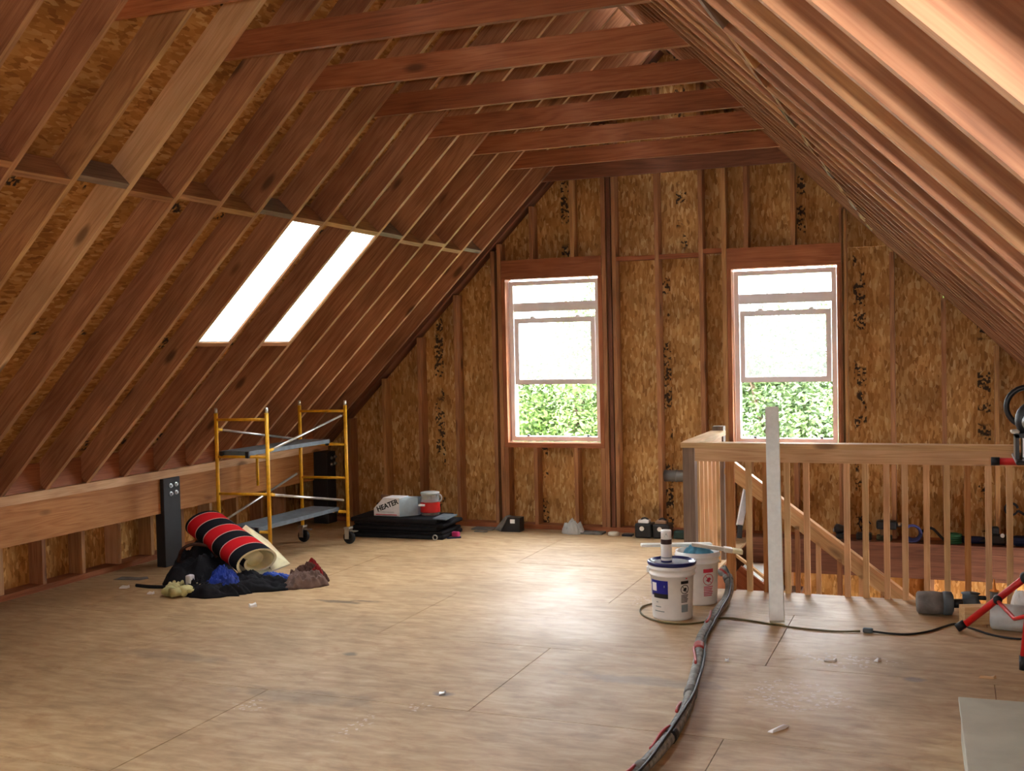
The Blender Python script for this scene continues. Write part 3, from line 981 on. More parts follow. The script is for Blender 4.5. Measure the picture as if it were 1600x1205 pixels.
# sloping guard beside the stairs
gd = empty('stair_guard', (-1.7, 9.25, 0), 'sloping stair handrail with board and balusters behind the balustrade', 'handrail')
yz = 9.26
sl = lambda x, dz: (x, yz, 0.745 + dz - 0.757 * (x + 1.68))
beam('handrail', sl(-1.76, 0.045), sl(1.2, 0.045), 0.09, 0.036, (0, 0, 1), FIR_PALE, gd)
beam('rail_board', sl(-1.76, -0.035), sl(1.2, -0.035), 0.038, 0.10, (0, 0, 1), FIR_PALE, gd)
for i in range(9):
    x = -1.35 + i * 0.165
    z = sl(x, -0.07)[2]
    bar('baluster', x - 0.019, x + 0.019, yz - 0.019, yz + 0.019, z - 0.80, z, FIR_PALE if i % 2 == 0 else FIR, gd)

# ------------------------------------------------------------------ leaning board
bd = beam('white_board', (-1.055, 7.19, 0.012), (-1.215, 8.18, 1.325), 0.092, 0.036, (0, -1, 0.7), WHITE_PAINT)
tag(bd, 'white painted board leaning upright against the balustrade rail', 'board')

# ------------------------------------------------------------------ scaffold
A, B, C_, D_ = Vector((-5.82, 7.86, 0)), Vector((-5.34, 7.90, 0)), Vector((-5.78, 9.10, 0)), Vector((-5.295, 9.12, 0))
sc = empty('rolling_scaffold', (-5.55, 8.5, 0), 'yellow rolling scaffold tower with two grey decks by the roof slope', 'scaffold')
ZS = 1.35
up_ = lambda p, z: Vector((p.x, p.y, z))
for P in (A, B, C_, D_):
    MB().tube([up_(P, 0.16), up_(P, ZS - 0.045)], 0.0165, 12).build('post', YELLOW, sc, True)
    MB().tube([up_(P, ZS - 0.045), up_(P, ZS)], 0.0135, 10).build('coupling_pin', ZINC, sc, True)
for (P, R_) in ((A, B), (C_, D_)):
    for z in (0.30, 0.62, 0.935, 1.25):
        MB().tube([up_(P, z), up_(R_, z)], 0.0125, 8).build('rung', YELLOW, sc, True)
for (P, R_, za, zb) in ((B, D_, 0.98, 1.21), (B, D_, 0.62, 0.42), (A, C_, 1.17, 0.99), (A, C_, 0.36, 0.66)):
    q = P.lerp(R_, 0.5 if P is A else 1.0)
    mb = MB().tube([up_(P, za), up_(P.lerp(R_, 0.94), zb)], 0.011, 8)
    b = mb.build('brace', ZINC, sc, True)
    MB().tube([up_(P, za), up_(P.lerp(R_, 0.06), za + (zb - za) * 0.06)], 0.0135, 8).build('brace_end', YELLOW, b, True).matrix_parent_inverse = Matrix.Identity(4)
q = A.lerp(C_, 0.45)
MB().tube([up_(q, 0.62), up_(q, 0.92)], 0.013, 8).build('lock_strut', YELLOW, sc, True)
for z in (0.965, 0.325):
    lo = A.lerp(B, 0.08) if z > 0.5 else A.lerp(B, 0.22)
    mid0, mid1 = A.lerp(B, 0.5), C_.lerp(D_, 0.5)
    if z > 0.5:
        mid1 = C_.lerp(D_, 0.34)
        mid0 = A.lerp(B, 0.36)
    dk = beam('deck', up_(mid0, z), up_(mid1, z), 0.30, 0.036, (0, 0, 1), DECK_GREY, sc)
    for e in (mid0, mid1):
        for s in (-0.13, 0.13):
            h = MB().rbox(e.x + s - 0.018, e.x + s + 0.018, e.y - 0.02, e.y + 0.02, z - 0.04, z + 0.018, 0.006).build('deck_hook', BLACK_PL, sc)
for P in (A, B, C_, D_):
    w = MB().tube(arc((P.x + 0.02, P.y - 0.018, 0.062), 0.040, 0, 2 * math.pi, 20)[:-1], 0.0222, 10, closed=True)
    w.lathe([(0.03, -0.016), (0.03, 0.016)], 14, Matrix.Translation((P.x + 0.02, P.y, 0.062)) @ Matrix.Rotation(math.pi / 2, 4, 'X'))
    cas = MB().box(P.x - 0.012, P.x + 0.03, P.y - 0.05, P.y - 0.044, 0.05, 0.15).box(P.x - 0.012, P.x + 0.03, P.y + 0.02, P.y + 0.026, 0.05, 0.15).box(P.x - 0.02, P.x + 0.035, P.y - 0.05, P.y + 0.026, 0.145, 0.16)
    cas.box(P.x + 0.03, P.x + 0.10, P.y - 0.03, P.y + 0.01, 0.118, 0.126)
    c = cas.build('caster_fork', ZINC, sc)
    wh = w.build('wheel', BLACK, sc, True)

# ------------------------------------------------------------------ black folded stack with box and jar
stk = empty('folded_black_sheets', (-5.0, 9.72, 0), 'thick folded stack of black plastic sheeting on the floor by the gable', 'sheeting')
zz = 0.0
rs = random.Random(5)
for i in range(5):
    h = 0.034 + rs.random() * 0.012
    dx, dy, rz = rs.uniform(-0.03, 0.03), rs.uniform(-0.02, 0.02), rs.uniform(-0.03, 0.03)
    nx, ny = 26, 14
    vs, fs = [], []
    W2, H2 = 0.47 + rs.uniform(-0.02, 0.02), 0.24 + rs.uniform(-0.01, 0.015)
    mb = MB().rbox(-W2, W2, -H2, H2, 0, h, 0.015)
    M = Matrix.Translation((-5.0 + dx, 9.73 + dy, zz)) @ Matrix.Rotation(rz + 0.02, 4, 'Z')
    vv = []
    for v in mb.v:
        p = Vector(v)
        p.y += 0.015 * noise.noise(Vector((p.x * 6, i * 3.1, 0)))
        vv.append(M @ p)
    mb.v = [tuple(v) for v in vv]
    mb.build('folded_layer', BLACK_CL, stk)
    zz += h
STK_TOP = zz
corner = MB()
cx0 = [(-4.60, 9.50, zz), (-4.47, 9.52, zz - 0.01), (-4.44, 9.72, zz + 0.012), (-4.62, 9.80, zz + 0.002)]
corner.add([(x, y, z + 0.003) for x, y, z in cx0] + [(x, y, z + 0.012) for x, y, z in cx0], [(0, 3, 2, 1), (4, 5, 6, 7), (0, 1, 5, 4), (1, 2, 6, 5), (2, 3, 7, 6), (3, 0, 4, 7)])
corner.build('turned_corner', DECK_GREY, stk)

hb = empty('heater_box', (-5.05, 9.72, STK_TOP), 'white cardboard box printed HEATER with open end on the black sheeting', 'box')
# box body: front face with a slanted left edge, open left end
bx0, bx1, bx2, by0, by1, bh = -5.27, -4.99, -4.86, 9.58, 9.78, 0.175
t = 0.005
Z = STK_TOP + 0.0005
prof = [(bx0, Z), (bx1, Z), (bx1, Z + bh), (bx0 + 0.10, Z + bh), (bx0, Z + 0.075)]
MXZ = lambda y: Matrix(((1, 0, 0, 0), (0, 0, 1, y), (0, 1, 0, 0), (0, 0, 0, 1)))
mb = MB().prism(prof, 0, t, MXZ(by0))
mb.build('front_panel', CARD, hb)
MB().prism([(bx0 + 0.02, Z), (bx1, Z), (bx1, Z + bh), (bx0 + 0.02, Z + bh)], 0, t, MXZ(by1)).build('rear_panel', KRAFT, hb)
MB().box(bx0 + 0.0, bx1, by0, by1, Z, Z + t).build('bottom_panel', CARD, hb)
MB().box(bx0 + 0.10, bx1, by0, by1, Z + bh, Z + bh + t).build('top_panel', CARD, hb)
sp_ = MB().add([(bx1, by0, Z), (bx2, by0 + 0.14, Z), (bx2, by0 + 0.14, Z + bh), (bx1, by0, Z + bh), (bx1, by1, Z), (bx1, by1, Z + bh), (bx2, by1 + 0.02, Z), (bx2, by1 + 0.02, Z + bh)],
               [(0, 1, 2, 3), (1, 6, 7, 2), (3, 2, 7, 5), (0, 4, 6, 1), (4, 5, 7, 6)])
sp_.build('end_flap', plain('pale_blue_card', srgb(176, 198, 212), 0.7), hb)
MB().box(bx0 - 0.01, bx0 + 0.09, by1 - 0.03, by1 - 0.025, Z + bh - 0.03, Z + bh + 0.012).build('torn_flap', KRAFT, hb)
MB().rbox(bx0 + 0.012, bx0 + 0.07, by0 + 0.03, by1 - 0.04, Z + t, Z + bh - 0.05, 0.008).build('dark_inside', BLACK_CL, hb)
def text(name, s, size, M, mat, parent, ext=0.0006):
    cu = bpy.data.curves.new(name, 'FONT')
    cu.body = s
    cu.size = size
    cu.extrude = ext
    cu.offset = 0.0022
    cu.align_x = 'CENTER'
    cu.align_y = 'CENTER'
    tmp = bpy.data.objects.new(name, cu)
    col.objects.link(tmp)
    bpy.context.view_layer.update()
    me = bpy.data.meshes.new_from_object(tmp.evaluated_get(bpy.context.evaluated_depsgraph_get()))
    bpy.data.objects.remove(tmp)
    me.materials.clear()
    me.materials.append(mat)
    o = bpy.data.objects.new(name, me)
    o.matrix_world = M
    return link(o, parent)
MT = Matrix.Translation((bx0 + 0.15, by0 - 0.0012, Z + 0.105)) @ Matrix.Rotation(math.pi / 2, 4, 'X') @ Matrix.Rotation(0.36, 4, 'Z')
text('lettering', 'HEATER', 0.068, MT, BLACK_INK, hb)
MB().box(bx0 + 0.02, bx1 - 0.03, by0 - 0.001, by0, Z + 0.012, Z + 0.02).build('printed_line', RED_INK, hb)
MB().box(bx0 + 0.05, bx1 - 0.06, by0 - 0.001, by0, Z + 0.040, Z + 0.044).build('printed_line', PALE_INK, hb)

jr = empty('plastic_jar', (-4.755, 9.78, STK_TOP), 'clear plastic jar with red label and side handle on the black sheeting', 'jar')
JM = Matrix.Translation((-4.755, 9.78, STK_TOP + 0.0005))
MB().lathe([(0.085, 0), (0.095, 0.01), (0.095, 0.16), (0.088, 0.175), (0.09, 0.2), (0.09, 0.21)], 24, JM).build('body', CLEAR_PL, jr, True)
MB().lathe([(0.0965, 0.03), (0.0965, 0.13)], 24, JM, cap=False).build('label', RED_LABEL, jr, True)
MB().box(-4.835, -4.765, 9.78 - 0.0995, 9.78 - 0.0985 + 0.015, STK_TOP + 0.095, STK_TOP + 0.115).build('label_strip', PAPER, jr)
MB().lathe([(0.094, 0.205), (0.094, 0.222), (0.08, 0.226)], 24, JM).build('lid', FROST_PL, jr, True)
MB().tube(arc((-4.66, 9.77, STK_TOP + 0.17), 0.034, -math.pi / 2, math.pi / 2, 10), 0.009, 8).build('handle', FROST_PL, jr, True)

pk = MB().rbox(-4.50, -4.42, 9.70, 9.74, 0, 0.05, 0.012)
tag(pk.build('pink_sponge', PINK), 'small pink plastic piece on the floor beside the black sheeting', 'scrap')
pn = MB().tube([(-4.49, 9.58, 0.008), (-4.38, 9.66, 0.008)], 0.008, 8)
tag(pn.build('dark_rod', NAVY, None, True), 'short dark blue rod on the floor beside the pink piece', 'rod')
rg = MB().tube(arc((-4.56, 9.465, 0.03), 0.022, 0, 2 * math.pi, 18)[:-1], 0.006, 8, closed=True)
tag(rg.build('metal_ring', ZINC, None, True), 'small pale ring standing at the foot of the black sheeting', 'ring')

# ------------------------------------------------------------------ carpet roll and pile
def carpet_roll():
    L = 1.02
    p0 = Vector((-4.99, 7.22, 0.20))
    p1 = Vector((-5.72, 7.56, 0.42))
    ax = (p1 - p0).normalized()
    L = (p1 - p0).length
    e = empty('carpet_roll', tuple(p0), 'red and black striped carpet rolled up with cream backing on the junk pile', 'carpet')
    side = ax.cross(Vector((0, 0, 1))).normalized()      # points to the viewer's right
    upv = side.cross(ax).normalized()
    M = Matrix(((ax.x, side.x, upv.x, p0.x), (ax.y, side.y, upv.y, p0.y), (ax.z, side.z, upv.z, p0.z), (0, 0, 0, 1)))
    n, turns, th = 60, 1.42, 0.018
    outer, inner = [], []
    for i in range(n + 1):
        u = i / n
        a = -0.9 - u * turns * 2 * math.pi
        r = 0.175 - 0.075 * u
        c = Vector((math.cos(a) * r * 1.22, math.sin(a) * r * 0.74))
        outer.append(c)
        inner.append(c * (1 - th / r))
    # free edge folded out to the viewer's right
    fl_o = [Vector((0.30, -0.150)), Vector((0.24, -0.150)), Vector((0.18, -0.142))]
    fl_i = [Vector((0.30, -0.136)), Vector((0.24, -0.136)), Vector((0.18, -0.128))]
    def sheet(line, nx=16):
        vs, fs = [], []
        m = len(line)
        for k in range(nx + 1):
            for c in line:
                vs.append(M @ Vector((L * k / nx, c.x, c.y)))
        for k in range(nx):
            for j in range(m - 1):
                fs.append((k * m + j, k * m + j + 1, (k + 1) * m + j + 1, (k + 1) * m + j))
        return MB().add(vs, fs)
    # outer skin (pile side), local X along the roll for the stripes
    mb = sheet(outer)
    Mi = M.inverted()
    mb.v = [tuple(Mi @ Vector(v)) for v in mb.v]
    o = mb.build('pile_side', CARPET, None, True)
    o.matrix_world = M
    o.parent = e
    o.matrix_parent_inverse = Matrix.Translation(-e.location)
    sheet(inner).build('backing', CREAM, e, True)
    # end band closing the sheet's thickness at both ends
    for k, x in (('end_edge', 0.0), ('end_edge', L)):
        vs, fs = [], []
        for c, d in zip(outer, inner):
            vs += [M @ Vector((x, c.x, c.y)), M @ Vector((x, d.x, d.y))]
        for j in range(len(outer) - 1):
            fs.append((2 * j, 2 * j + 2, 2 * j + 3, 2 * j + 1))
        MB().add(vs, fs).build(k, CREAM, e)
    # stuffing disc inside the eye so the roll reads as wound tight
    MB().lathe([(0.07, 0.05), (0.07, L - 0.03)], 18, M @ Matrix.Rotation(math.pi / 2, 4, 'Y') @ Matrix.Scale(0.8, 4, (1, 0, 0))).build('inner_winding', CREAM, e, True)
    # flap: triangular tongue of backing turned outwards along the near right side
    q = [Vector((0.0, 0.13, -0.10)), Vector((-0.03, 0.27, -0.05)), Vector((0.26, 0.23, 0.04)), Vector((0.50, 0.16, 0.09)), Vector((0.50, 0.12, 0.05)), Vector((0.2, 0.15, 0.0))]
    w = [M @ v for v in q]
    nrm = (upv * 0.012)
    MB().add(w + [v - nrm for v in w], [(0, 1, 2, 3, 4, 5), (11, 10, 9, 8, 7, 6)] + [(i, (i + 1) % 6, (i + 1) % 6 + 6, i + 6) for i in range(6)]).build('turned_flap', CREAM, e)
    return e
carpet_roll()

bag = empty('duffel_bag', (-5.55, 7.25, 0), 'black duffel bag with a strap under the carpet roll', 'bag')
heap('bag_body', (-5.56, 7.26, 0), 0.30, 0.24, 0.26, BLACK_CL, 3, 0.5, bag, 0.5, rim=0.12)
MB().tube(smooth_path([(-5.72, 7.18, 0.16), (-5.66, 7.16, 0.27), (-5.58, 7.20, 0.31), (-5.48, 7.26, 0.28), (-5.42, 7.28, 0.2)], 6), 0.013, 8).build('strap', BROWN_CL, bag, True)
tag(heap('black_bundle', (-5.70, 7.46, 0), 0.21, 0.20, 0.28, BLACK_CL, 8, 0.2), 'black cloth bundle propping the upper end of the carpet roll', 'bundle')
tag(heap('blue_cloth', (-5.14, 6.98, 0), 0.17, 0.12, 0.16, BLUE_CL, 12, 0.3), 'crumpled dark blue cloth at the front of the junk pile', 'cloth')
tag(heap('black_harness', (-5.17, 6.90, 0), 0.30, 0.13, 0.085, BLACK_CL, 21, 0.35, None, 1.6), 'black webbing heap spread in front of the dark blue cloth', 'harness')
tag(heap('blue_tarp', (-4.90, 7.30, 0), 0.20, 0.09, 0.09, BLUE2_CL, 31, 0.5), 'bright blue folded cloth at the lower end of the carpet roll', 'cloth')
tag(heap('dark_rag', (-5.05, 7.14, 0), 0.34, 0.16, 0.10, BLACK_CL, 36, 0.5, None, 1.6), 'black rags lying between the two blue cloths', 'rag')
tag(heap('grey_rag', (-4.66, 7.32, 0), 0.17, 0.11, 0.10, GREY_CL, 41, 0.5, None, 1.8), 'grey brown crumpled rag at the right end of the junk pile', 'rag')
tag(heap('leather_rag', (-4.74, 7.50, 0), 0.16, 0.12, 0.12, BROWN_CL, 47, 0.2, None, 1.6), 'dark brown leather rag behind the grey brown rag', 'rag')
tag(heap('red_rag', (-4.70, 7.55, 0.05), 0.08, 0.07, 0.10, RED_CL, 53), 'small dark red rag on top of the brown rag', 'rag')
def glove(name, loc, rz, mat, label):
    e = empty(name, loc, label, 'glove')
    M = Matrix.Translation(loc) @ Matrix.Rotation(rz, 4, 'Z')
    MB().rbox(-0.05, 0.05, -0.05, 0.06, 0.0, 0.075, 0.025, M).build('palm', mat, e, True)
    for i in range(4):
        x = -0.038 + i * 0.026
        MB().tube([M @ Vector((x, 0.05, 0.05)), M @ Vector((x * 1.2, 0.10, 0.06 + 0.01 * (i % 2))), M @ Vector((x * 1.3, 0.13 - 0.012 * abs(i - 1.5), 0.03))], 0.0135, 8).build('finger', mat, e, True)
    MB().tube([M @ Vector((0.045, 0.0, 0.04)), M @ Vector((0.085, 0.03, 0.045)), M @ Vector((0.095, 0.06, 0.03))], 0.015, 8).build('thumb', mat, e, True)
    MB().lathe([(0.05, 0), (0.055, 0.06)], 14, M @ Matrix.Translation((0, -0.05, 0.04)) @ Matrix.Rotation(math.pi / 2, 4, 'X') @ Matrix.Scale(0.65, 4, (0, 1, 0))).build('cuff', mat, e, True)
glove('work_glove', (-5.50, 6.83, 0.0), 0.4, BEIGE_CL, 'pale yellow work glove at the left end of the junk pile')
glove('work_glove', (-5.36, 6.80, 0.0), -0.5, BEIGE_CL, 'pale yellow work glove next to the black webbing')
tag(MB().rbox(-5.47, -5.42, 6.94, 7.0, 0.0, 0.12, 0.012).build('white_carton', CARD), 'little white carton among the pale gloves', 'carton')
tag(heap('dark_pouch', (-5.33, 6.92, 0), 0.07, 0.07, 0.12, BLACK_CL, 61), 'small dark pouch between the gloves and the blue cloth', 'pouch')
tag(MB().rbox(-5.56, -5.47, 7.44, 7.56, 0.24, 0.27, 0.01, None).build('pale_cloth_patch', PAPER), 'pale folded paper resting on the bag beside the carpet roll', 'paper')
tag(MB().tube(smooth_path([(-5.62, 6.98, 0.012), (-5.80, 6.95, 0.012), (-5.95, 6.96, 0.012)], 6), 0.013, 8).build('black_strap', BLACK_CL, None, True), 'black strap trailing on the floor left of the pile', 'strap')

# ------------------------------------------------------------------ buckets
def bucket(name, loc, label, rz):
    e = empty(name, loc, label, 'bucket')
    M = Matrix.Translation(loc)
    prof = [(0.128, 0.0), (0.131, 0.012), (0.142, 0.285), (0.152, 0.287), (0.152, 0.297), (0.146, 0.30), (0.147, 0.325), (0.158, 0.327), (0.158, 0.340), (0.152, 0.345), (0.152, 0.362), (0.146, 0.362), (0.143, 0.30), (0.12, 0.02)]
    MB().lathe(prof, 40, M).build('pail', WHITE_PL, e, True)
    ha = Vector((math.cos(rz), math.sin(rz), 0))
    hb_ = Vector((-math.sin(rz), math.cos(rz), 0))
    c = Vector(loc) + Vector((0, 0, 0.315))
    pts = [c + ha * (0.163 * math.cos(t_)) + hb_ * (0.10 * math.sin(t_) + 0.062 * math.sin(t_)) + Vector((0, 0, -0.06 * math.sin(t_))) for t_ in [math.pi * i / 24 for i in range(25)]]
    MB().tube(pts, 0.0028, 6).build('bail', STEEL, e, True)
    for s in (1, -1):
        MB().rbox(-0.02, 0.02, -0.008, 0.008, -0.02, 0.02, 0.005, Matrix.Translation(c + ha * 0.158 * s) @ Matrix.Rotation(rz + math.pi / 2, 4, 'Z')).build('bail_ear', WHITE_PL, e)
    return e
def patch(name, loc, a0, a1, z0, z1, mat, parent, off=0.0012, n=10):
    """Printed patch following the pail's tapered wall (angles from +X, counter-clockwise)."""
    rad = lambda z: 0.131 + (0.142 - 0.131) * (z - 0.012) / 0.273 + off
    vs, fs = [], []
    for i in range(n + 1):
        a = a0 + (a1 - a0) * i / n
        for z in (z0, z1):
            vs.append((loc[0] + rad(z) * math.cos(a), loc[1] + rad(z) * math.sin(a), loc[2] + z))
    for i in range(n):
        fs.append((2 * i, 2 * i + 2, 2 * i + 3, 2 * i + 1))
    return MB().add(vs, fs).build(name, mat, parent)
def pictogram(loc, ac, z0, h, w, mat, parent):
    """Warning print: heading bars, barred circle with a figure, lines of text."""
    a0, a1 = ac - w / 2, ac + w / 2
    patch('printed_heading', loc, a0, a1, z0 + h * 0.84, z0 + h * 0.97, mat, parent)
    R = 0.136
    rad = lambda z: 0.131 + 0.011 * (z - 0.012) / 0.273 + 0.0018
    cz, rr = z0 + h * 0.60, h * 0.19
    def on(a, z):
        return Vector((loc[0] + rad(z) * math.cos(a), loc[1] + rad(z) * math.sin(a), loc[2] + z))
    MB().tube([on(ac + rr / R * math.cos(t_), cz + rr * math.sin(t_)) for t_ in [2 * math.pi * i / 28 for i in range(28)]], 0.0022, 6, closed=True).build('printed_ring', mat, parent)
    MB().tube([on(ac + rr / R * math.cos(2.3) * (1 - 2 * i / 8), cz + rr * math.sin(2.3) * (1 - 2 * i / 8)) for i in range(9)], 0.002, 6).build('printed_bar', mat, parent)
    fig = [(-0.5, -0.2), (-0.1, 0.35), (0.25, 0.4), (0.55, 0.05), (0.3, -0.15), (0.1, -0.55), (-0.25, -0.35)]
    vs = [on(ac + rr * x / R, cz + rr * y_) for x, y_ in fig]
    MB().add(vs, [tuple(range(len(fig)))]).build('printed_figure', mat, parent)
    for i in range(6):
        z = z0 + h * (0.33 - 0.06 * i)
        patch('printed_line', loc, a0 + 0.02, a1 - 0.03 * (i % 3), z, z + h * 0.032, mat, parent)
B1 = (-1.735, 7.19, 0.0)
b1 = bucket('paint_bucket', B1, 'white plastic bucket with blue lid and blue label carrying a spray can', 0.25)
M = Matrix.Translation(B1)
MB().lathe([(0.130, 0.352), (0.155, 0.352), (0.161, 0.358), (0.161, 0.372), (0.155, 0.377), (0.143, 0.377), (0.140, 0.368), (0.118, 0.366), (0.116, 0.360)], 40, M).build('lid', BLUE_LID, b1, True)
MB().lathe([(0.04, 0.361), (0.117, 0.361), (0.115, 0.3655), (0.001, 0.3655)], 32, M).build('lid_centre', GREY_LID, b1)
fa = math.atan2(-B1[1], -B1[0])      # angle facing the viewer
patch('blue_label', B1, fa - 1.22, fa - 0.20, 0.16, 0.262, BLUE_LABEL, b1)
patch('black_band', B1, fa - 1.02, fa - 0.20, 0.145, 0.175, BLACK_INK, b1, 0.0018)
patch('white_inset', B1, fa - 1.12, fa - 0.80, 0.19, 0.245, PAPER, b1, 0.002)
patch('label_star', B1, fa - 0.40, fa - 0.35, 0.218, 0.232, PALE_INK, b1, 0.002, 2)
for i, (a, w_) in enumerate(((-0.8, 0.12), (-0.75, 0.35), (-0.7, 0.6))):
    patch('printed_line', B1, fa + a - w_ / 2, fa + a + w_ / 2, 0.115 - 0.03 * i, 0.121 - 0.03 * i, PALE_INK, b1)
pictogram(B1, fa + 0.62, 0.115, 0.15, 0.42, BLACK_INK, b1)
patch('printed_block', B1, fa + 0.44, fa + 0.82, 0.055, 0.105, PALE_INK, b1)
patch('red_dot', B1, fa + 0.66, fa + 0.74, 0.272, 0.28, RED_INK, b1, 0.0025, 3)
B2 = (-1.665, 7.66, 0.0)
b2 = bucket('paint_bucket', B2, 'white plastic bucket with red warning print behind the blue lidded one', 1.2)
fa2 = math.atan2(-B2[1], -B2[0])
pictogram(B2, fa2 + 0.55, 0.06, 0.20, 0.55, RED_INK, b2)
tag(heap('blue_rag', (-1.64, 7.62, 0.345), 0.10, 0.09, 0.06, TEAL, 71), 'pale blue rag heaped on the rear bucket', 'rag')
# spray can
can = empty('spray_can', (-1.765, 7.17, 0.366), 'white spray can with dark band standing on the blue lid', 'can')
CM = Matrix.Translation((-1.765, 7.17, 0.3665))
MB().lathe([(0.033, 0), (0.036, 0.004), (0.036, 0.155), (0.028, 0.168)], 24, CM).build('can_body', WHITE_PL, can, True)
MB().lathe([(0.0365, 0.120), (0.0365, 0.152)], 24, CM, cap=False).build('dark_band', plain('can_band', srgb(60, 36, 40), 0.4), can, True)
MB().lathe([(0.0365, 0.0), (0.0365, 0.012)], 24, CM, cap=False).build('base_band', BLUE_LID, can, True)
MB().lathe([(0.0365, 0.028), (0.0365, 0.036)], 24, CM, cap=False).build('text_band', PALE_INK, can, True)
MB().lathe([(0.035, 0.155), (0.035, 0.205), (0.032, 0.211), (0.01, 0.212)], 24, CM).build('cap', WHITE_PL, can, True)
fa3 = math.atan2(-7.17, 1.765)
MB().add([CM @ Vector((0.0356 * math.cos(fa3 + a), 0.0356 * math.sin(fa3 + a), z)) for a, z in ((-0.35, 0.17), (0.35, 0.17), (0.0, 0.195))], [(0, 1, 2)]).build('cap_mark', PALE_INK, can)
# brush handle and paddle lying on the rear bucket
pd = beam('stir_stick', (-2.02, 7.55, 0.40), (-1.60, 7.74, 0.392), 0.035, 0.014, (0, 0, 1), FIR_PALE)
pd.data = MB().rbox(-0.25, 0.25, -0.032, 0.032, -0.011, 0.011, 0.006).build('x', WHITE_PAINT).data
bpy.data.objects.remove(bpy.data.objects['x'])
tag(pd, 'pale wooden stir stick jutting left from the rear bucket', 'stick')
br = empty('wide_brush', (-1.55, 7.60, 0.36), 'pale paste brush lying across the rear bucket towards the stairs', 'brush')
M = Matrix.Translation((-1.53, 7.60, 0.395)) @ Matrix.Rotation(0.28, 4, 'Z') @ Matrix.Rotation(0.16, 4, 'Y')
MB().rbox(-0.16, 0.06, -0.02, 0.02, -0.013, 0.013, 0.006, M).build('handle', CREAM_PL, br)
MB().rbox(0.06, 0.12, -0.04, 0.04, -0.016, 0.016, 0.005, M).build('ferrule', CREAM_PL, br)
MB().rbox(0.12, 0.19, -0.038, 0.038, -0.015, 0.015, 0.006, M).build('bristles', CREAM, br)

# ------------------------------------------------------------------ hoses and cords
HP = [(-1.555, 7.93, 0.16), (-1.52, 7.90, 0.17), (-1.47, 7.80, 0.10), (-1.455, 7.6, 0.045), (-1.45, 7.2, 0.035), (-1.43, 6.82, 0.035), (-1.405, 6.5, 0.035), (-1.33, 6.1, 0.035), (-1.265, 5.65, 0.035), (-1.22, 5.34, 0.035), (-1.20, 5.06, 0.035), (-1.195, 4.84, 0.035), (-1.205, 4.6, 0.035), (-1.23, 4.35, 0.035), (-1.3, 4.0, 0.035)]
pth = smooth_path(HP, 14)
hose = empty('hose_bundle', (-1.45, 7.2, 0), 'grey flexible hose bundled with red and black lines snaking over the floor', 'hose')
dense = []
for i in range(len(pth) - 1):
    for k in range(2):
        dense.append(pth[i].lerp(pth[i + 1], k / 2))
MB().tube(dense, 0.03, 12, rfun=lambda i: 0.030 if i % 2 else 0.0255).build('corrugated_hose', GREY_HOSE, hose, True)
def spiral(ph, off, freq, r):
    out = []
    for i, p in enumerate(pth):
        t_ = (pth[min(i + 1, len(pth) - 1)] - pth[max(i - 1, 0)]).normalized()
        s = t_.cross(Vector((0, 0, 1))).normalized()
        a = 0.6 + 0.9 * math.sin(ph + i * freq)
        q = p + s * (off * math.sin(a + ph)) + Vector((0, 0, abs(off) * math.cos(a * 0.8)))
        q.z = max(q.z, r + 0.002)
        out.append(q)
    return out
rl = spiral(0.4, 0.031, 0.16, 0.009)
for a_, b_ in ((10, 26), (58, 70), (92, 104), (128, 138), (150, 166), (180, 192)):
    MB().tube(rl[a_:b_], 0.008, 8).build('red_line', RED_HOSE, hose, True)
MB().tube(spiral(3.6, 0.034, 0.05, 0.011), 0.0075, 8).build('black_line', BLACK, hose, True)
for i in (20, 62, 88, 116, 150, 176):
    if i + 4 < len(pth):
        MB().tube(pth[i:i + 5], 0.0345, 12).build('tape_wrap', (BLACK, RED_HOSE, DUSTY)[i % 3], hose, True)
cord1 = smooth_path([(-1.93, 7.52, 0.007), (-1.99, 7.36, 0.007), (-1.93, 7.15, 0.007), (-1.78, 7.005, 0.007), (-1.62, 6.98, 0.007), (-1.49, 7.09, 0.006), (-1.41, 7.22, 0.006), (-1.25, 7.2, 0.006), (-0.95, 7.1, 0.006), (-0.70, 7.07, 0.006), (-0.54, 7.11, 0.008)], 8)
tag(MB().tube(cord1, 0.006, 8).build('extension_lead', OLIVE_CORD, None, True), 'thin olive brown cord looping round the front bucket across the floor', 'cord')
cd = empty('black_power_cord', (-0.4, 7.11, 0), 'black power cord with plug running to the red stand', 'cord')
MB().tube(smooth_path([(-0.47, 7.11, 0.012), (-0.36, 7.11, 0.006), (-0.25, 7.13, 0.006), (-0.14, 7.24, 0.006), (-0.06, 7.38, 0.006), (0.01, 7.47, 0.006), (0.10, 7.38, 0.006), (0.2, 7.26, 0.006), (0.31, 7.2, 0.006), (0.45, 7.2, 0.006)], 8), 0.0065, 8).build('cable', BLACK, cd, True)
MB().rbox(-0.525, -0.465, 7.095, 7.13, 0.002, 0.03, 0.008).build('plug', DUSTY_BLUE, cd)

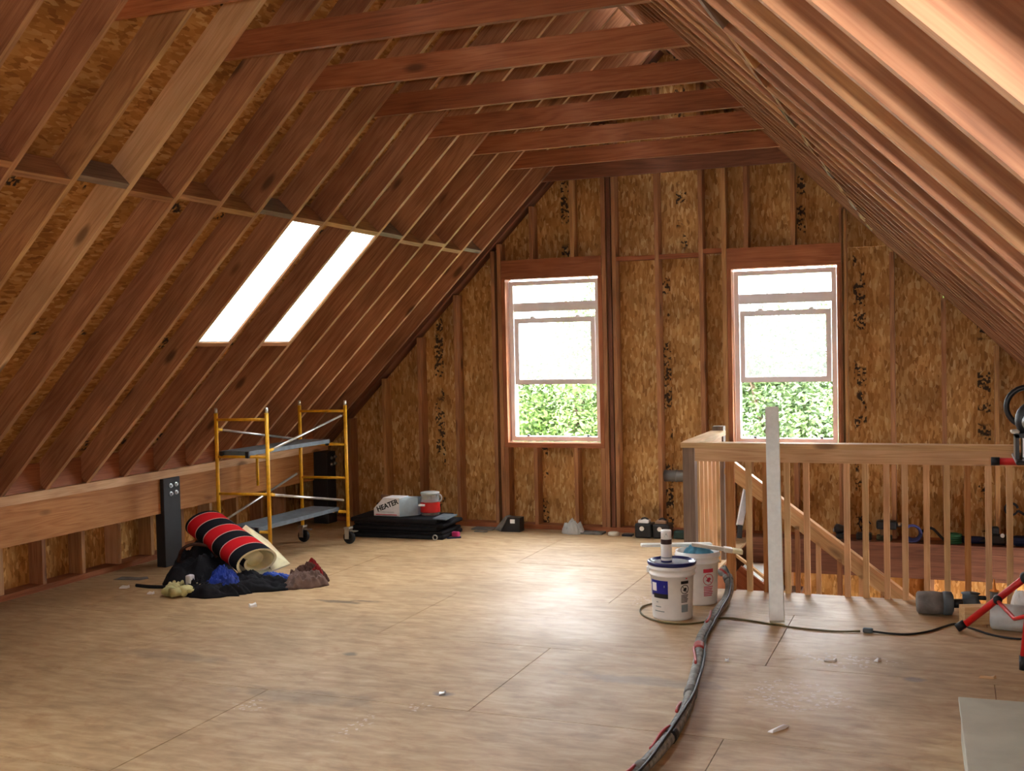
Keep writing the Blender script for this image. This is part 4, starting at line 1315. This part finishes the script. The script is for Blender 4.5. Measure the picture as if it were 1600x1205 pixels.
# ------------------------------------------------------------------ things on the floor by the stand
cyl = empty('dusty_canister', (-0.08, 7.72, 0.0), 'dusty grey cylindrical canister lying on its side near the balusters', 'canister')
CMx = Matrix.Translation((-0.1, 7.72, 0.077)) @ Matrix.Rotation(0.12, 4, 'Z') @ Matrix.Rotation(math.pi / 2, 4, 'Y')
MB().lathe([(0.06, -0.13), (0.072, -0.12), (0.075, -0.02), (0.07, 0.03)], 24, CMx).build('barrel', DUSTY, cyl, True)
MB().lathe([(0.074, 0.03), (0.077, 0.045), (0.074, 0.085), (0.055, 0.095)], 24, CMx).build('end_collar', DUSTY_BLUE, cyl, True)
MB().lathe([(0.03, 0.09), (0.03, 0.15), (0.018, 0.155)], 16, CMx).build('spigot', BLACK_PL, cyl, True)
tag(beam('lumber_block', (0.045, 7.52, 0.056), (0.30, 7.62, 0.056), 0.09, 0.11, (0, 0, 1), FIR_PALE), 'short pale lumber offcut behind the red stand leg', 'offcut')
dc = empty('metal_fitting', (0.10, 7.80, 0), 'small grey blue metal fitting behind the lumber offcut', 'fitting')
MB().lathe([(0.07, 0), (0.07, 0.05), (0.05, 0.10), (0.05, 0.13), (0.06, 0.135)], 20, Matrix.Translation((0.10, 7.80, 0))).build('housing', DUSTY_BLUE, dc, True)
MB().tube([(0.14, 7.79, 0.11), (0.19, 7.77, 0.115)], 0.014, 8).build('outlet', BLACK_PL, dc, True)
jug = empty('clear_jug', (0.36, 7.36, 0), 'cloudy plastic jug lying on its side under the red stand', 'jug')
JMx = Matrix.Translation((0.34, 7.40, 0.083)) @ Matrix.Rotation(-0.15, 4, 'Z') @ Matrix.Rotation(math.pi / 2, 4, 'Y')
MB().lathe([(0.07, -0.13), (0.08, -0.12), (0.08, 0.10), (0.06, 0.15), (0.025, 0.18), (0.025, 0.21)], 24, JMx).build('body', FROST_PL, jug, True)
MB().lathe([(0.028, 0.20), (0.028, 0.225)], 16, JMx).build('cap', DUSTY_BLUE, jug, True)
tag(heap('white_bag', (0.46, 7.95, 0), 0.11, 0.10, 0.16, PAPER, 81), 'crumpled white plastic bag behind the red stand', 'bag')
ck = empty('caulk_tube', (0.245, 7.9, 0), 'grey sealant tube with orange nozzle standing before the balusters', 'tube')
MB().lathe([(0.025, 0), (0.025, 0.13), (0.01, 0.135)], 16, Matrix.Translation((0.245, 7.9, 0))).build('barrel', DUSTY, ck, True)
MB().lathe([(0.024, 0.02), (0.0255, 0.06)], 16, Matrix.Translation((0.245, 7.9, 0)), cap=False).build('label', RED_INK, ck, True)
MB().lathe([(0.03, 0.135), (0.03, 0.142), (0.012, 0.15), (0.004, 0.215)], 12, Matrix.Translation((0.245, 7.9, 0))).build('nozzle', ORANGE, ck, True)

# ------------------------------------------------------------------ red saw stand and saw
sd = empty('saw_stand', (0.6, 7.2, 0), 'red folding tool stand with crossed tube legs at the right edge', 'stand')
def red(name, pts, r=0.02):
    return MB().tube(pts, r, 12).build(name, RED_PAINT, sd, True)
red('top_tube', [(0.255, 7.3, 1.052), (1.1, 7.3, 1.052)], 0.022)
MB().tube([(0.215, 7.3, 1.052), (0.262, 7.3, 1.052)], 0.026, 12).build('end_cap', BLACK, sd, True)
red('top_tube', [(0.45, 6.75, 1.052), (1.1, 6.75, 1.052)], 0.022)
for x in (0.62, 1.0):
    red('cross_bar', [(x, 6.75, 1.052), (x, 7.3, 1.052)], 0.016)
red('leg', [(0.045, 7.31, 0.03), (0.40, 7.31, 0.352), (1.08, 7.31, 0.97)], 0.021)
MB().tube([(0.015, 7.31, 0.018), (0.06, 7.31, 0.05)], 0.026, 12).build('foot', BLACK, sd, True)
red('leg', [(0.345, 6.55, 0.06), (0.375, 6.62, 0.30), (0.56, 6.75, 1.03)], 0.018)
MB().tube([(0.345, 6.548, 0.0), (0.345, 6.55, 0.075)], 0.022, 12).build('foot', BLACK, sd, True)
red('leg', [(1.1, 7.31, 0.03), (0.42, 7.34, 0.97)], 0.021)
red('leg', [(1.1, 6.6, 0.03), (1.0, 6.75, 1.03)], 0.018)
red('strut', [(0.245, 7.29, 0.205), (0.325, 7.0, 0.17), (0.372, 6.62, 0.28)], 0.012)
MB().lathe([(0.026, -0.03), (0.026, 0.03)], 12, Matrix.Translation((0.245, 7.30, 0.212)) @ Matrix.Rotation(math.pi / 2, 4, 'X')).build('pivot', BLACK, sd, True)
MB().lathe([(0.03, -0.035), (0.03, 0.035)], 12, Matrix.Translation((0.40, 7.31, 0.352)) @ Matrix.Rotation(math.pi / 2, 4, 'X')).build('pivot', BLACK, sd, True)
saw = empty('power_saw', (0.6, 7.1, 1.075), 'black and silver power saw clamped on the red stand', 'saw')
MB().rbox(0.33, 0.80, 6.85, 7.36, 1.0755, 1.10, 0.01).build('base', BLACK_PL, saw)
MB().box(0.335, 0.355, 6.98, 7.2, 1.10, 1.24).box(0.335, 0.44, 6.98, 7.2, 1.22, 1.245).build('bracket', BLACK_PL, saw)
MB().rbox(0.372, 0.388, 7.03, 7.16, 1.10, 1.22, 0.004).build('grip_plate', STEEL, saw)
MB().lathe([(0.19, 0), (0.2, 0.012), (0.19, 0.025)], 28, Matrix.Translation((0.58, 7.1, 1.10))).build('turntable', STEEL, saw, True)
MB().lathe([(0.02, -0.05), (0.10, -0.05), (0.118, -0.03), (0.118, 0.02), (0.1, 0.05), (0.02, 0.05)], 26, Matrix.Translation((0.455, 7.07, 1.315)) @ Matrix.Rotation(math.pi / 2, 4, 'X')).build('blade_guard', BLACK_PL, saw, True)
MB().lathe([(0.005, 0), (0.04, 0.004), (0.056, 0.018), (0.056, 0.03)], 20, Matrix.Translation((0.425, 7.0, 1.31)) @ Matrix.Rotation(math.pi / 2, 4, 'X')).build('motor_cap', STEEL, saw, True)
MB().rbox(0.312, 0.36, 7.0, 7.1, 1.243, 1.262, 0.008).build('latch', CREAM_PL, saw)
MB().tube(arc((0.415, 7.25, 1.385), 0.115, 0.25, 2 * math.pi - 0.4, 22), 0.017, 10).build('carry_handle', BLACK_PL, saw, True)
MB().rbox(0.50, 0.72, 7.02, 7.18, 1.22, 1.40, 0.04).build('motor', BLACK_PL, saw, True)

# ------------------------------------------------------------------ grey board stack at the right edge
pb = empty('grey_board_box', (0.35, 4.2, 0), 'pale grey board crate at the lower right corner of the floor', 'crate')
Mb = Matrix.Translation((0.30, 4.75, 0)) @ Matrix.Rotation(0.03, 4, 'Z')
hx, hy, hz = 0.27, 0.55, 0.20
MB().rbox(-hx, hx, -hy, hy, hz - 0.018, hz, 0.003, Mb).build('lid', PALE_BOARD, pb)
MB().box(-hx + 0.01, -hx + 0.028, -hy + 0.01, hy - 0.01, 0.0, hz - 0.018, Mb).build('side', PALE_BOARD, pb)
MB().box(hx - 0.028, hx - 0.01, -hy + 0.01, hy - 0.01, 0.0, hz - 0.018, Mb).build('side', PALE_BOARD, pb)
MB().box(-hx + 0.028, hx - 0.028, hy - 0.028, hy - 0.01, 0.0, hz - 0.018, Mb).build('end', PALE_BOARD, pb)
MB().box(-hx + 0.028, hx - 0.028, -hy + 0.01, -hy + 0.028, 0.0, hz - 0.018, Mb).build('end', PALE_BOARD, pb)

# ------------------------------------------------------------------ things along the gable
rd = empty('small_speaker', (-4.06, 10.15, 0), 'small black speaker with slanted grey side between scaffold and left window', 'speaker')
M = Matrix.Translation((-4.05, 10.17, 0))
MB().prism([(-0.10, 0.0), (0.10, 0.0), (0.10, 0.14), (-0.02, 0.14)], -0.06, 0.06, M @ Matrix.Rotation(math.pi / 2, 4, 'X')).build('cabinet', BLACK_PL, rd)
MB().add([M @ Vector(v) for v in ((-0.17, -0.055, 0.02), (-0.105, -0.062, 0.0), (-0.025, -0.062, 0.142), (-0.055, -0.055, 0.15), (-0.17, 0.06, 0.02), (-0.105, 0.06, 0.0), (-0.025, 0.06, 0.142), (-0.055, 0.06, 0.15))],
         [(0, 1, 2, 3), (7, 6, 5, 4), (0, 4, 5, 1), (1, 5, 6, 2), (2, 6, 7, 3), (3, 7, 4, 0)]).build('side_panel', DUSTY, rd)
MB().rbox(-0.0, 0.05, -0.066, -0.058, 0.085, 0.125, 0.003, M).build('badge', PAPER, rd)
tag(heap('clear_bag', (-3.43, 10.19, 0), 0.10, 0.09, 0.13, FROST_PL, 91), 'crumpled clear plastic bag on the floor under the left window', 'bag')
tag(MB().rbox(-3.34, -3.12, 10.14, 10.28, 0.0, 0.018, 0.004).build('cardboard_scrap', DUSTY), 'flat grey scrap by the wall beside a white disc', 'scrap')
tag(MB().lathe([(0.05, 0), (0.055, 0.006), (0.055, 0.028), (0.045, 0.034), (0.02, 0.035)], 24, Matrix.Translation((-3.01, 10.16, 0))).build('white_disc', CREAM_PL, None, True), 'round cream disc on the floor near the gable wall', 'disc')
tag(MB().rbox(-2.92, -2.82, 10.12, 10.2, 0, 0.022, 0.005).build('dark_offcut', BLACK_PL), 'flat dark strip between the cream disc and the black cases', 'strip')
for i, (x, lab) in enumerate(((-2.70, 'black tool case with white badge, left of the pair by the newel'), (-2.53, 'black tool case with white badge, right of the pair by the newel'))):
    e = empty('tool_case', (x, 10.15, 0), lab, 'case', 'black cases by the gable')
    MB().rbox(x - 0.08, x + 0.08, 10.07, 10.24, 0.0, 0.135, 0.015).build('shell', BLACK_PL, e)
    MB().lathe([(0.022, 0), (0.022, 0.004)], 14, Matrix.Translation((x - 0.01, 10.07, 0.09)) @ Matrix.Rotation(math.pi / 2, 4, 'X')).build('badge', PAPER, e)
    MB().tube(arc((x, 10.15, 0.135), 0.045, 0, math.pi, 8), 0.008, 8).build('handle', BLACK_PL, e, True)
    MB().rbox(x - 0.055, x + 0.045, 10.1, 10.2, 0.1355, 0.165, 0.006).build('lid_tray', PAPER if i == 0 else KRAFT, e)
tag(MB().rbox(-2.42, -2.24, 10.1, 10.2, 0.0, 0.075, 0.012).build('green_case', plain('dark_green', srgb(44, 70, 66), 0.5)), 'low dark green case beside the newel post', 'case')
dp = MB().tube([(-2.57, 10.425, 0.55), (-2.19, 10.425, 0.55)], 0.055, 20)
dp.tube([(-2.46, 10.425, 0.55), (-2.445, 10.425, 0.55)], 0.059, 20)
tag(dp.build('duct_pipe', PIPE_GREY, None, True), 'grey metal duct crossing the stud bay behind the newel post', 'duct')
tag(MB().rbox(-4.48, -4.25, 10.13, 10.28, 0.0, 0.014, 0.004).box(-4.40, -4.27, 10.02, 10.06, 0.0, 0.008).build('plaster_scrap', DUSTY), 'thin grey scraps on the floor between the sheeting and the black speaker', 'scrap')

# level standing at the stair head
lv = empty('spirit_level', (-1.70, 10.0, 0.0), 'silver and black spirit level leaning beside the stair head', 'level')
beam('body', (-1.79, 10.05, 0.16), (-1.74, 10.22, 0.52), 0.05, 0.022, (0, -1, 0), STEEL, lv)
beam('end_cap', (-1.795, 10.03, 0.046), (-1.79, 10.05, 0.16), 0.042, 0.024, (0, -1, 0), BLACK_PL, lv)
beam('end_cap', (-1.74, 10.22, 0.52), (-1.735, 10.235, 0.55), 0.052, 0.026, (0, -1, 0), BLACK_PL, lv)
beam('edge', (-1.82, 10.05, 0.16), (-1.77, 10.22, 0.52), 0.012, 0.026, (0, -1, 0), PAPER, lv)

# tools on the ledge behind the stair opening
ZL = 0.0452
YL = 10.24
e = empty('work_lamp', (-0.92, YL, ZL), 'black cordless lamp with bright lens, leftmost on the ledge over the stairs', 'lamp')
MB().rbox(-0.97, -0.87, YL - 0.04, YL + 0.04, ZL, ZL + 0.05, 0.012).build('battery', BLACK_PL, e)
MB().lathe([(0.03, 0), (0.045, 0.05), (0.045, 0.07), (0.02, 0.09)], 18, Matrix.Translation((-0.90, YL, ZL + 0.085)) @ Matrix.Rotation(-math.pi / 2, 4, 'Y')).build('head', BLACK_PL, e, True)
MB().lathe([(0.012, 0.088), (0.02, 0.094), (0.004, 0.098)], 14, Matrix.Translation((-0.90, YL - 0.02, ZL + 0.075)) @ Matrix.Rotation(-math.pi / 2, 4, 'Y')).build('lens', PAPER, e, True)
e = empty('battery_charger', (-0.74, YL, ZL), 'flat black charger with a thin upright cord on the ledge', 'charger')
MB().rbox(-0.80, -0.67, YL - 0.05, YL + 0.05, ZL, ZL + 0.06, 0.012).build('shell', BLACK_PL, e)
MB().tube(smooth_path([(-0.75, YL + 0.03, ZL + 0.06), (-0.78, YL + 0.05, ZL + 0.14), (-0.74, YL + 0.06, ZL + 0.2), (-0.68, YL + 0.05, ZL + 0.13)], 6), 0.005, 6).build('cord', BLACK, e, True)
e = empty('cordless_drill', (-0.56, YL, ZL), 'black drill standing on its case on the ledge over the stairs', 'drill')
MB().rbox(-0.63, -0.46, YL - 0.05, YL + 0.05, ZL + 0.10, ZL + 0.175, 0.015).build('body', BLACK_PL, e)
MB().rbox(-0.60, -0.56, YL - 0.02, YL + 0.02, ZL + 0.04, ZL + 0.11, 0.008).build('grip', KRAFT, e)
MB().rbox(-0.63, -0.50, YL - 0.04, YL + 0.04, ZL, ZL + 0.045, 0.008).build('battery', plain('dark_olive', srgb(60, 58, 40), 0.6), e)
MB().lathe([(0.02, 0), (0.024, 0.02), (0.012, 0.05)], 12, Matrix.Translation((-0.46, YL, ZL + 0.14)) @ Matrix.Rotation(math.pi / 2, 4, 'Y')).build('chuck', STEEL, e, True)
tag(MB().tube([p for i in range(4) for p in arc((-0.33, YL + 0.01 - 0.018 * i, ZL + 0.075), 0.06 + 0.004 * i, 0, 2 * math.pi, 16)], 0.011, 6).build('indigo_cord_coil', INDIGO, None, True), 'coil of indigo cord standing on the ledge', 'cord')
tag(MB().tube(smooth_path([(-0.30, YL, ZL + 0.012), (-0.24, YL, ZL + 0.10), (-0.17, YL - 0.01, ZL + 0.12), (-0.10, YL - 0.02, ZL + 0.05), (-0.06, YL - 0.02, ZL + 0.012)], 8), 0.012, 8).build('black_cable_loop', BLACK, None, True), 'black cable loop arching over the ledge beside the indigo coil', 'cable')
tag(MB().tube([p for i in range(4) for p in arc((0.0, YL - 0.01, ZL + 0.012 + 0.02 * i), 0.062, 0, 2 * math.pi, 18, (1, 0, 0), (0, 1, 0))], 0.011, 6).build('green_cord_coil', GREEN_CORD, None, True), 'coil of green cord lying on the ledge', 'cord')
e = empty('angle_grinder', (0.17, YL, ZL), 'dark grinder lying on the ledge right of the green coil', 'grinder')
MB().lathe([(0.02, -0.11), (0.032, -0.10), (0.032, 0.05), (0.026, 0.09)], 16, Matrix.Translation((0.16, YL, ZL + 0.034)) @ Matrix.Rotation(math.pi / 2, 4, 'Y')).build('body', NAVY, e, True)
MB().lathe([(0.03, 0), (0.055, 0.004), (0.055, 0.012), (0.03, 0.02)], 18, Matrix.Translation((0.25, YL, ZL + 0.022))).build('disc', BLACK_PL, e, True)
e = empty('jigsaw', (0.34, YL, ZL), 'black power tool with white badge upright on the ledge', 'power tool')
MB().rbox(0.29, 0.42, YL - 0.04, YL + 0.04, ZL, ZL + 0.09, 0.02).build('body', BLACK_PL, e)
MB().rbox(0.30, 0.36, YL - 0.03, YL + 0.03, ZL + 0.085, ZL + 0.155, 0.015).build('handle', BLACK_PL, e)
MB().lathe([(0.018, 0), (0.018, 0.004)], 12, Matrix.Translation((0.385, YL - 0.0395, ZL + 0.085)) @ Matrix.Rotation(math.pi / 2, 4, 'X')).build('badge', PAPER, e)
e = empty('tool_bag', (0.58, YL, ZL), 'long navy tool bag at the right end of the ledge', 'bag')
MB().rbox(0.46, 0.95, YL - 0.07, YL + 0.06, ZL, ZL + 0.08, 0.03).build('bag_body', NAVY, e)
MB().tube(smooth_path([(0.55, YL - 0.06, ZL + 0.05), (0.60, YL - 0.075, ZL + 0.07), (0.70, YL - 0.075, ZL + 0.07), (0.76, YL - 0.06, ZL + 0.05)], 6), 0.007, 6).build('strap', BLACK_CL, e, True)
e = empty('hanging_cord', (0.5, D, 0.3), 'black cord hooped on a stud and trailing down above the tool bag', 'cord')
MB().tube(arc((0.46, D - 0.02, 0.34), 0.05, 0.2, 2 * math.pi - 0.2, 18), 0.010, 8).build('hoop', BLACK, e, True)
MB().tube(smooth_path([(0.51, D - 0.02, 0.33), (0.60, D - 0.03, 0.27), (0.72, D - 0.04, 0.18), (0.85, D - 0.05, 0.14)], 8), 0.011, 8).build('tail', BLACK, e, True)

# ------------------------------------------------------------------ litter
def scrap(name, x, y, w, l, rz, mat, label, h=0.006):
    M = Matrix.Translation((x, y, 0.0)) @ Matrix.Rotation(rz, 4, 'Z')
    poly = [(-w, -l), (w * 0.7, -l * 0.9), (w, l * 0.4), (w * 0.3, l), (-w * 0.8, l * 0.7)]
    vs = [M @ Vector((a, b, 0.0005)) for a, b in poly] + [M @ Vector((a * 0.9, b * 0.9, h + 0.006 * ((i * 7) % 3))) for i, (a, b) in enumerate(poly)]
    n = len(poly)
    tag(MB().add(vs, [tuple(range(n))[::-1], tuple(range(n, 2 * n))] + [(i, (i + 1) % n, (i + 1) % n + n, i + n) for i in range(n)]).build(name, mat), label, 'scrap')
scrap('paper_scrap', -6.01, 6.9, 0.035, 0.03, 0.3, PAPER, 'white paper scrap at the end of the black strap', 0.012)
scrap('paper_scrap', -4.65, 6.64, 0.03, 0.03, 1.0, PAPER, 'white paper scrap on the floor in front of the junk pile', 0.015)
scrap('paper_scrap', -5.66, 6.78, 0.025, 0.02, 0.2, PAPER, 'tiny white scrap left of the pale gloves', 0.01)
scrap('plaster_chip', -0.65, 6.42, 0.036, 0.014, 0.1, PAPER, 'white plaster chip between hose and stand, left of two')
scrap('plaster_chip', -0.40, 6.50, 0.014, 0.03, -0.3, PAPER, 'white plaster chip nearest the stand, right of two')
scrap('plaster_chip', -1.20, 6.25, 0.012, 0.018, 0.3, PAPER, 'tiny white chip just right of the hose')
scrap('chalk_piece', -0.76, 5.2, 0.014, 0.07, -0.5, PAPER, 'pale chalk streak piece on the floor left of the grey crate')
scrap('wood_chip', 0.16, 6.33, 0.045, 0.012, 0.05, FIR_PALE, 'pale wood sliver on the floor beyond the grey crate')
scrap('metal_scrap', -2.49, 5.21, 0.02, 0.015, 0.6, STEEL, 'small shiny metal piece in a grey stain mid floor')
scrap('grey_scrap', -6.2, 7.2, 0.14, 0.05, 0.2, DUSTY, 'flat grey scrap on the floor beside the knee wall')

# ------------------------------------------------------------------ outdoors
gr = MB().box(-90, 90, D + 0.6, 140, -3.3, -3.2)
tag(gr.build('ground', GRASS), 'grass outside the house', kind='structure')
def tree(name, base, crown, r, mat, label, n, seed, leaf=0.11):
    e = empty(name, base, label, 'tree', 'trees outside the windows')
    rnd = random.Random(seed)
    base, crown = Vector(base), Vector(crown)
    tr = MB().tube(smooth_path([base, base.lerp(crown, 0.4) + Vector((0.15, 0, 0)), crown + Vector((0, 0, r[2] * 0.4))], 6), 0.16, 8, rfun=lambda i: 0.17 - 0.01 * i)
    tr.build('trunk', BARK, e, True)
    blobs = []
    for i in range(34):
        while True:
            p = Vector((rnd.uniform(-1, 1), rnd.uniform(-1, 1), rnd.uniform(-1, 1)))
            if 0.25 < p.length < 1:
                break
        blobs.append((Vector((crown.x + p.x * r[0], crown.y + p.y * r[1], crown.z + p.z * r[2])), rnd.uniform(0.28, 0.5) * min(r)))
    for b, br_ in blobs[:9]:
        MB().tube([base.lerp(crown, 0.55 + 0.3 * rnd.random()), b], 0.035, 5).build('branch', BARK, e)
    vs, fs = [], []
    for i in range(n):
        b, br_ = blobs[rnd.randrange(len(blobs))]
        d = Vector((rnd.gauss(0, 1), rnd.gauss(0, 1), rnd.gauss(0, 1))).normalized()
        p = b + d * br_ * rnd.uniform(0.55, 1.05)
        a = Vector((rnd.gauss(0, 1), rnd.gauss(0, 1), rnd.gauss(0, 0.6))).normalized()
        c = a.cross(d + Vector((0.01, 0.02, 0.6))).normalized()
        s = leaf * rnd.uniform(0.6, 1.4)
        k = len(vs)
        vs += [p - a * s, p + c * s * 0.5, p + a * s, p - c * s * 0.5]
        fs.append((k, k + 1, k + 2, k + 3))
    f = MB().add(vs, fs)
    me = bpy.data.meshes.new('foliage')
    me.from_pydata(f.v, [], f.f)
    me.materials.append(mat)
    o = bpy.data.objects.new('foliage', me)
    o['kind'] = 'stuff'
    link(o, e)
tree('leafy_tree', (-6.3, 19.0, -3.2), (-6.35, 19.0, 1.0), (1.75, 1.5, 1.75), LEAF_A, 'bright green tree filling the opening of the left window', 34000, 3, 0.045)
tree('leafy_tree', (-2.4, 17.0, -3.2), (-2.3, 17.0, 0.6), (1.7, 1.4, 1.9), LEAF_B, 'dense green tree filling the opening of the right window', 38000, 5, 0.042)
tree('leafy_tree', (-8.6, 21.5, -3.2), (-8.5, 21.5, -0.3), (1.0, 1.0, 1.3), LEAF_B, 'pale low tree at the left side of the left window', 4000, 9)
tree('leafy_tree', (-1.0, 20.0, -3.2), (-0.6, 20.0, 2.4), (1.2, 1.2, 2.4), LEAF_A, 'tall tree at the right side of the right window', 6000, 11)
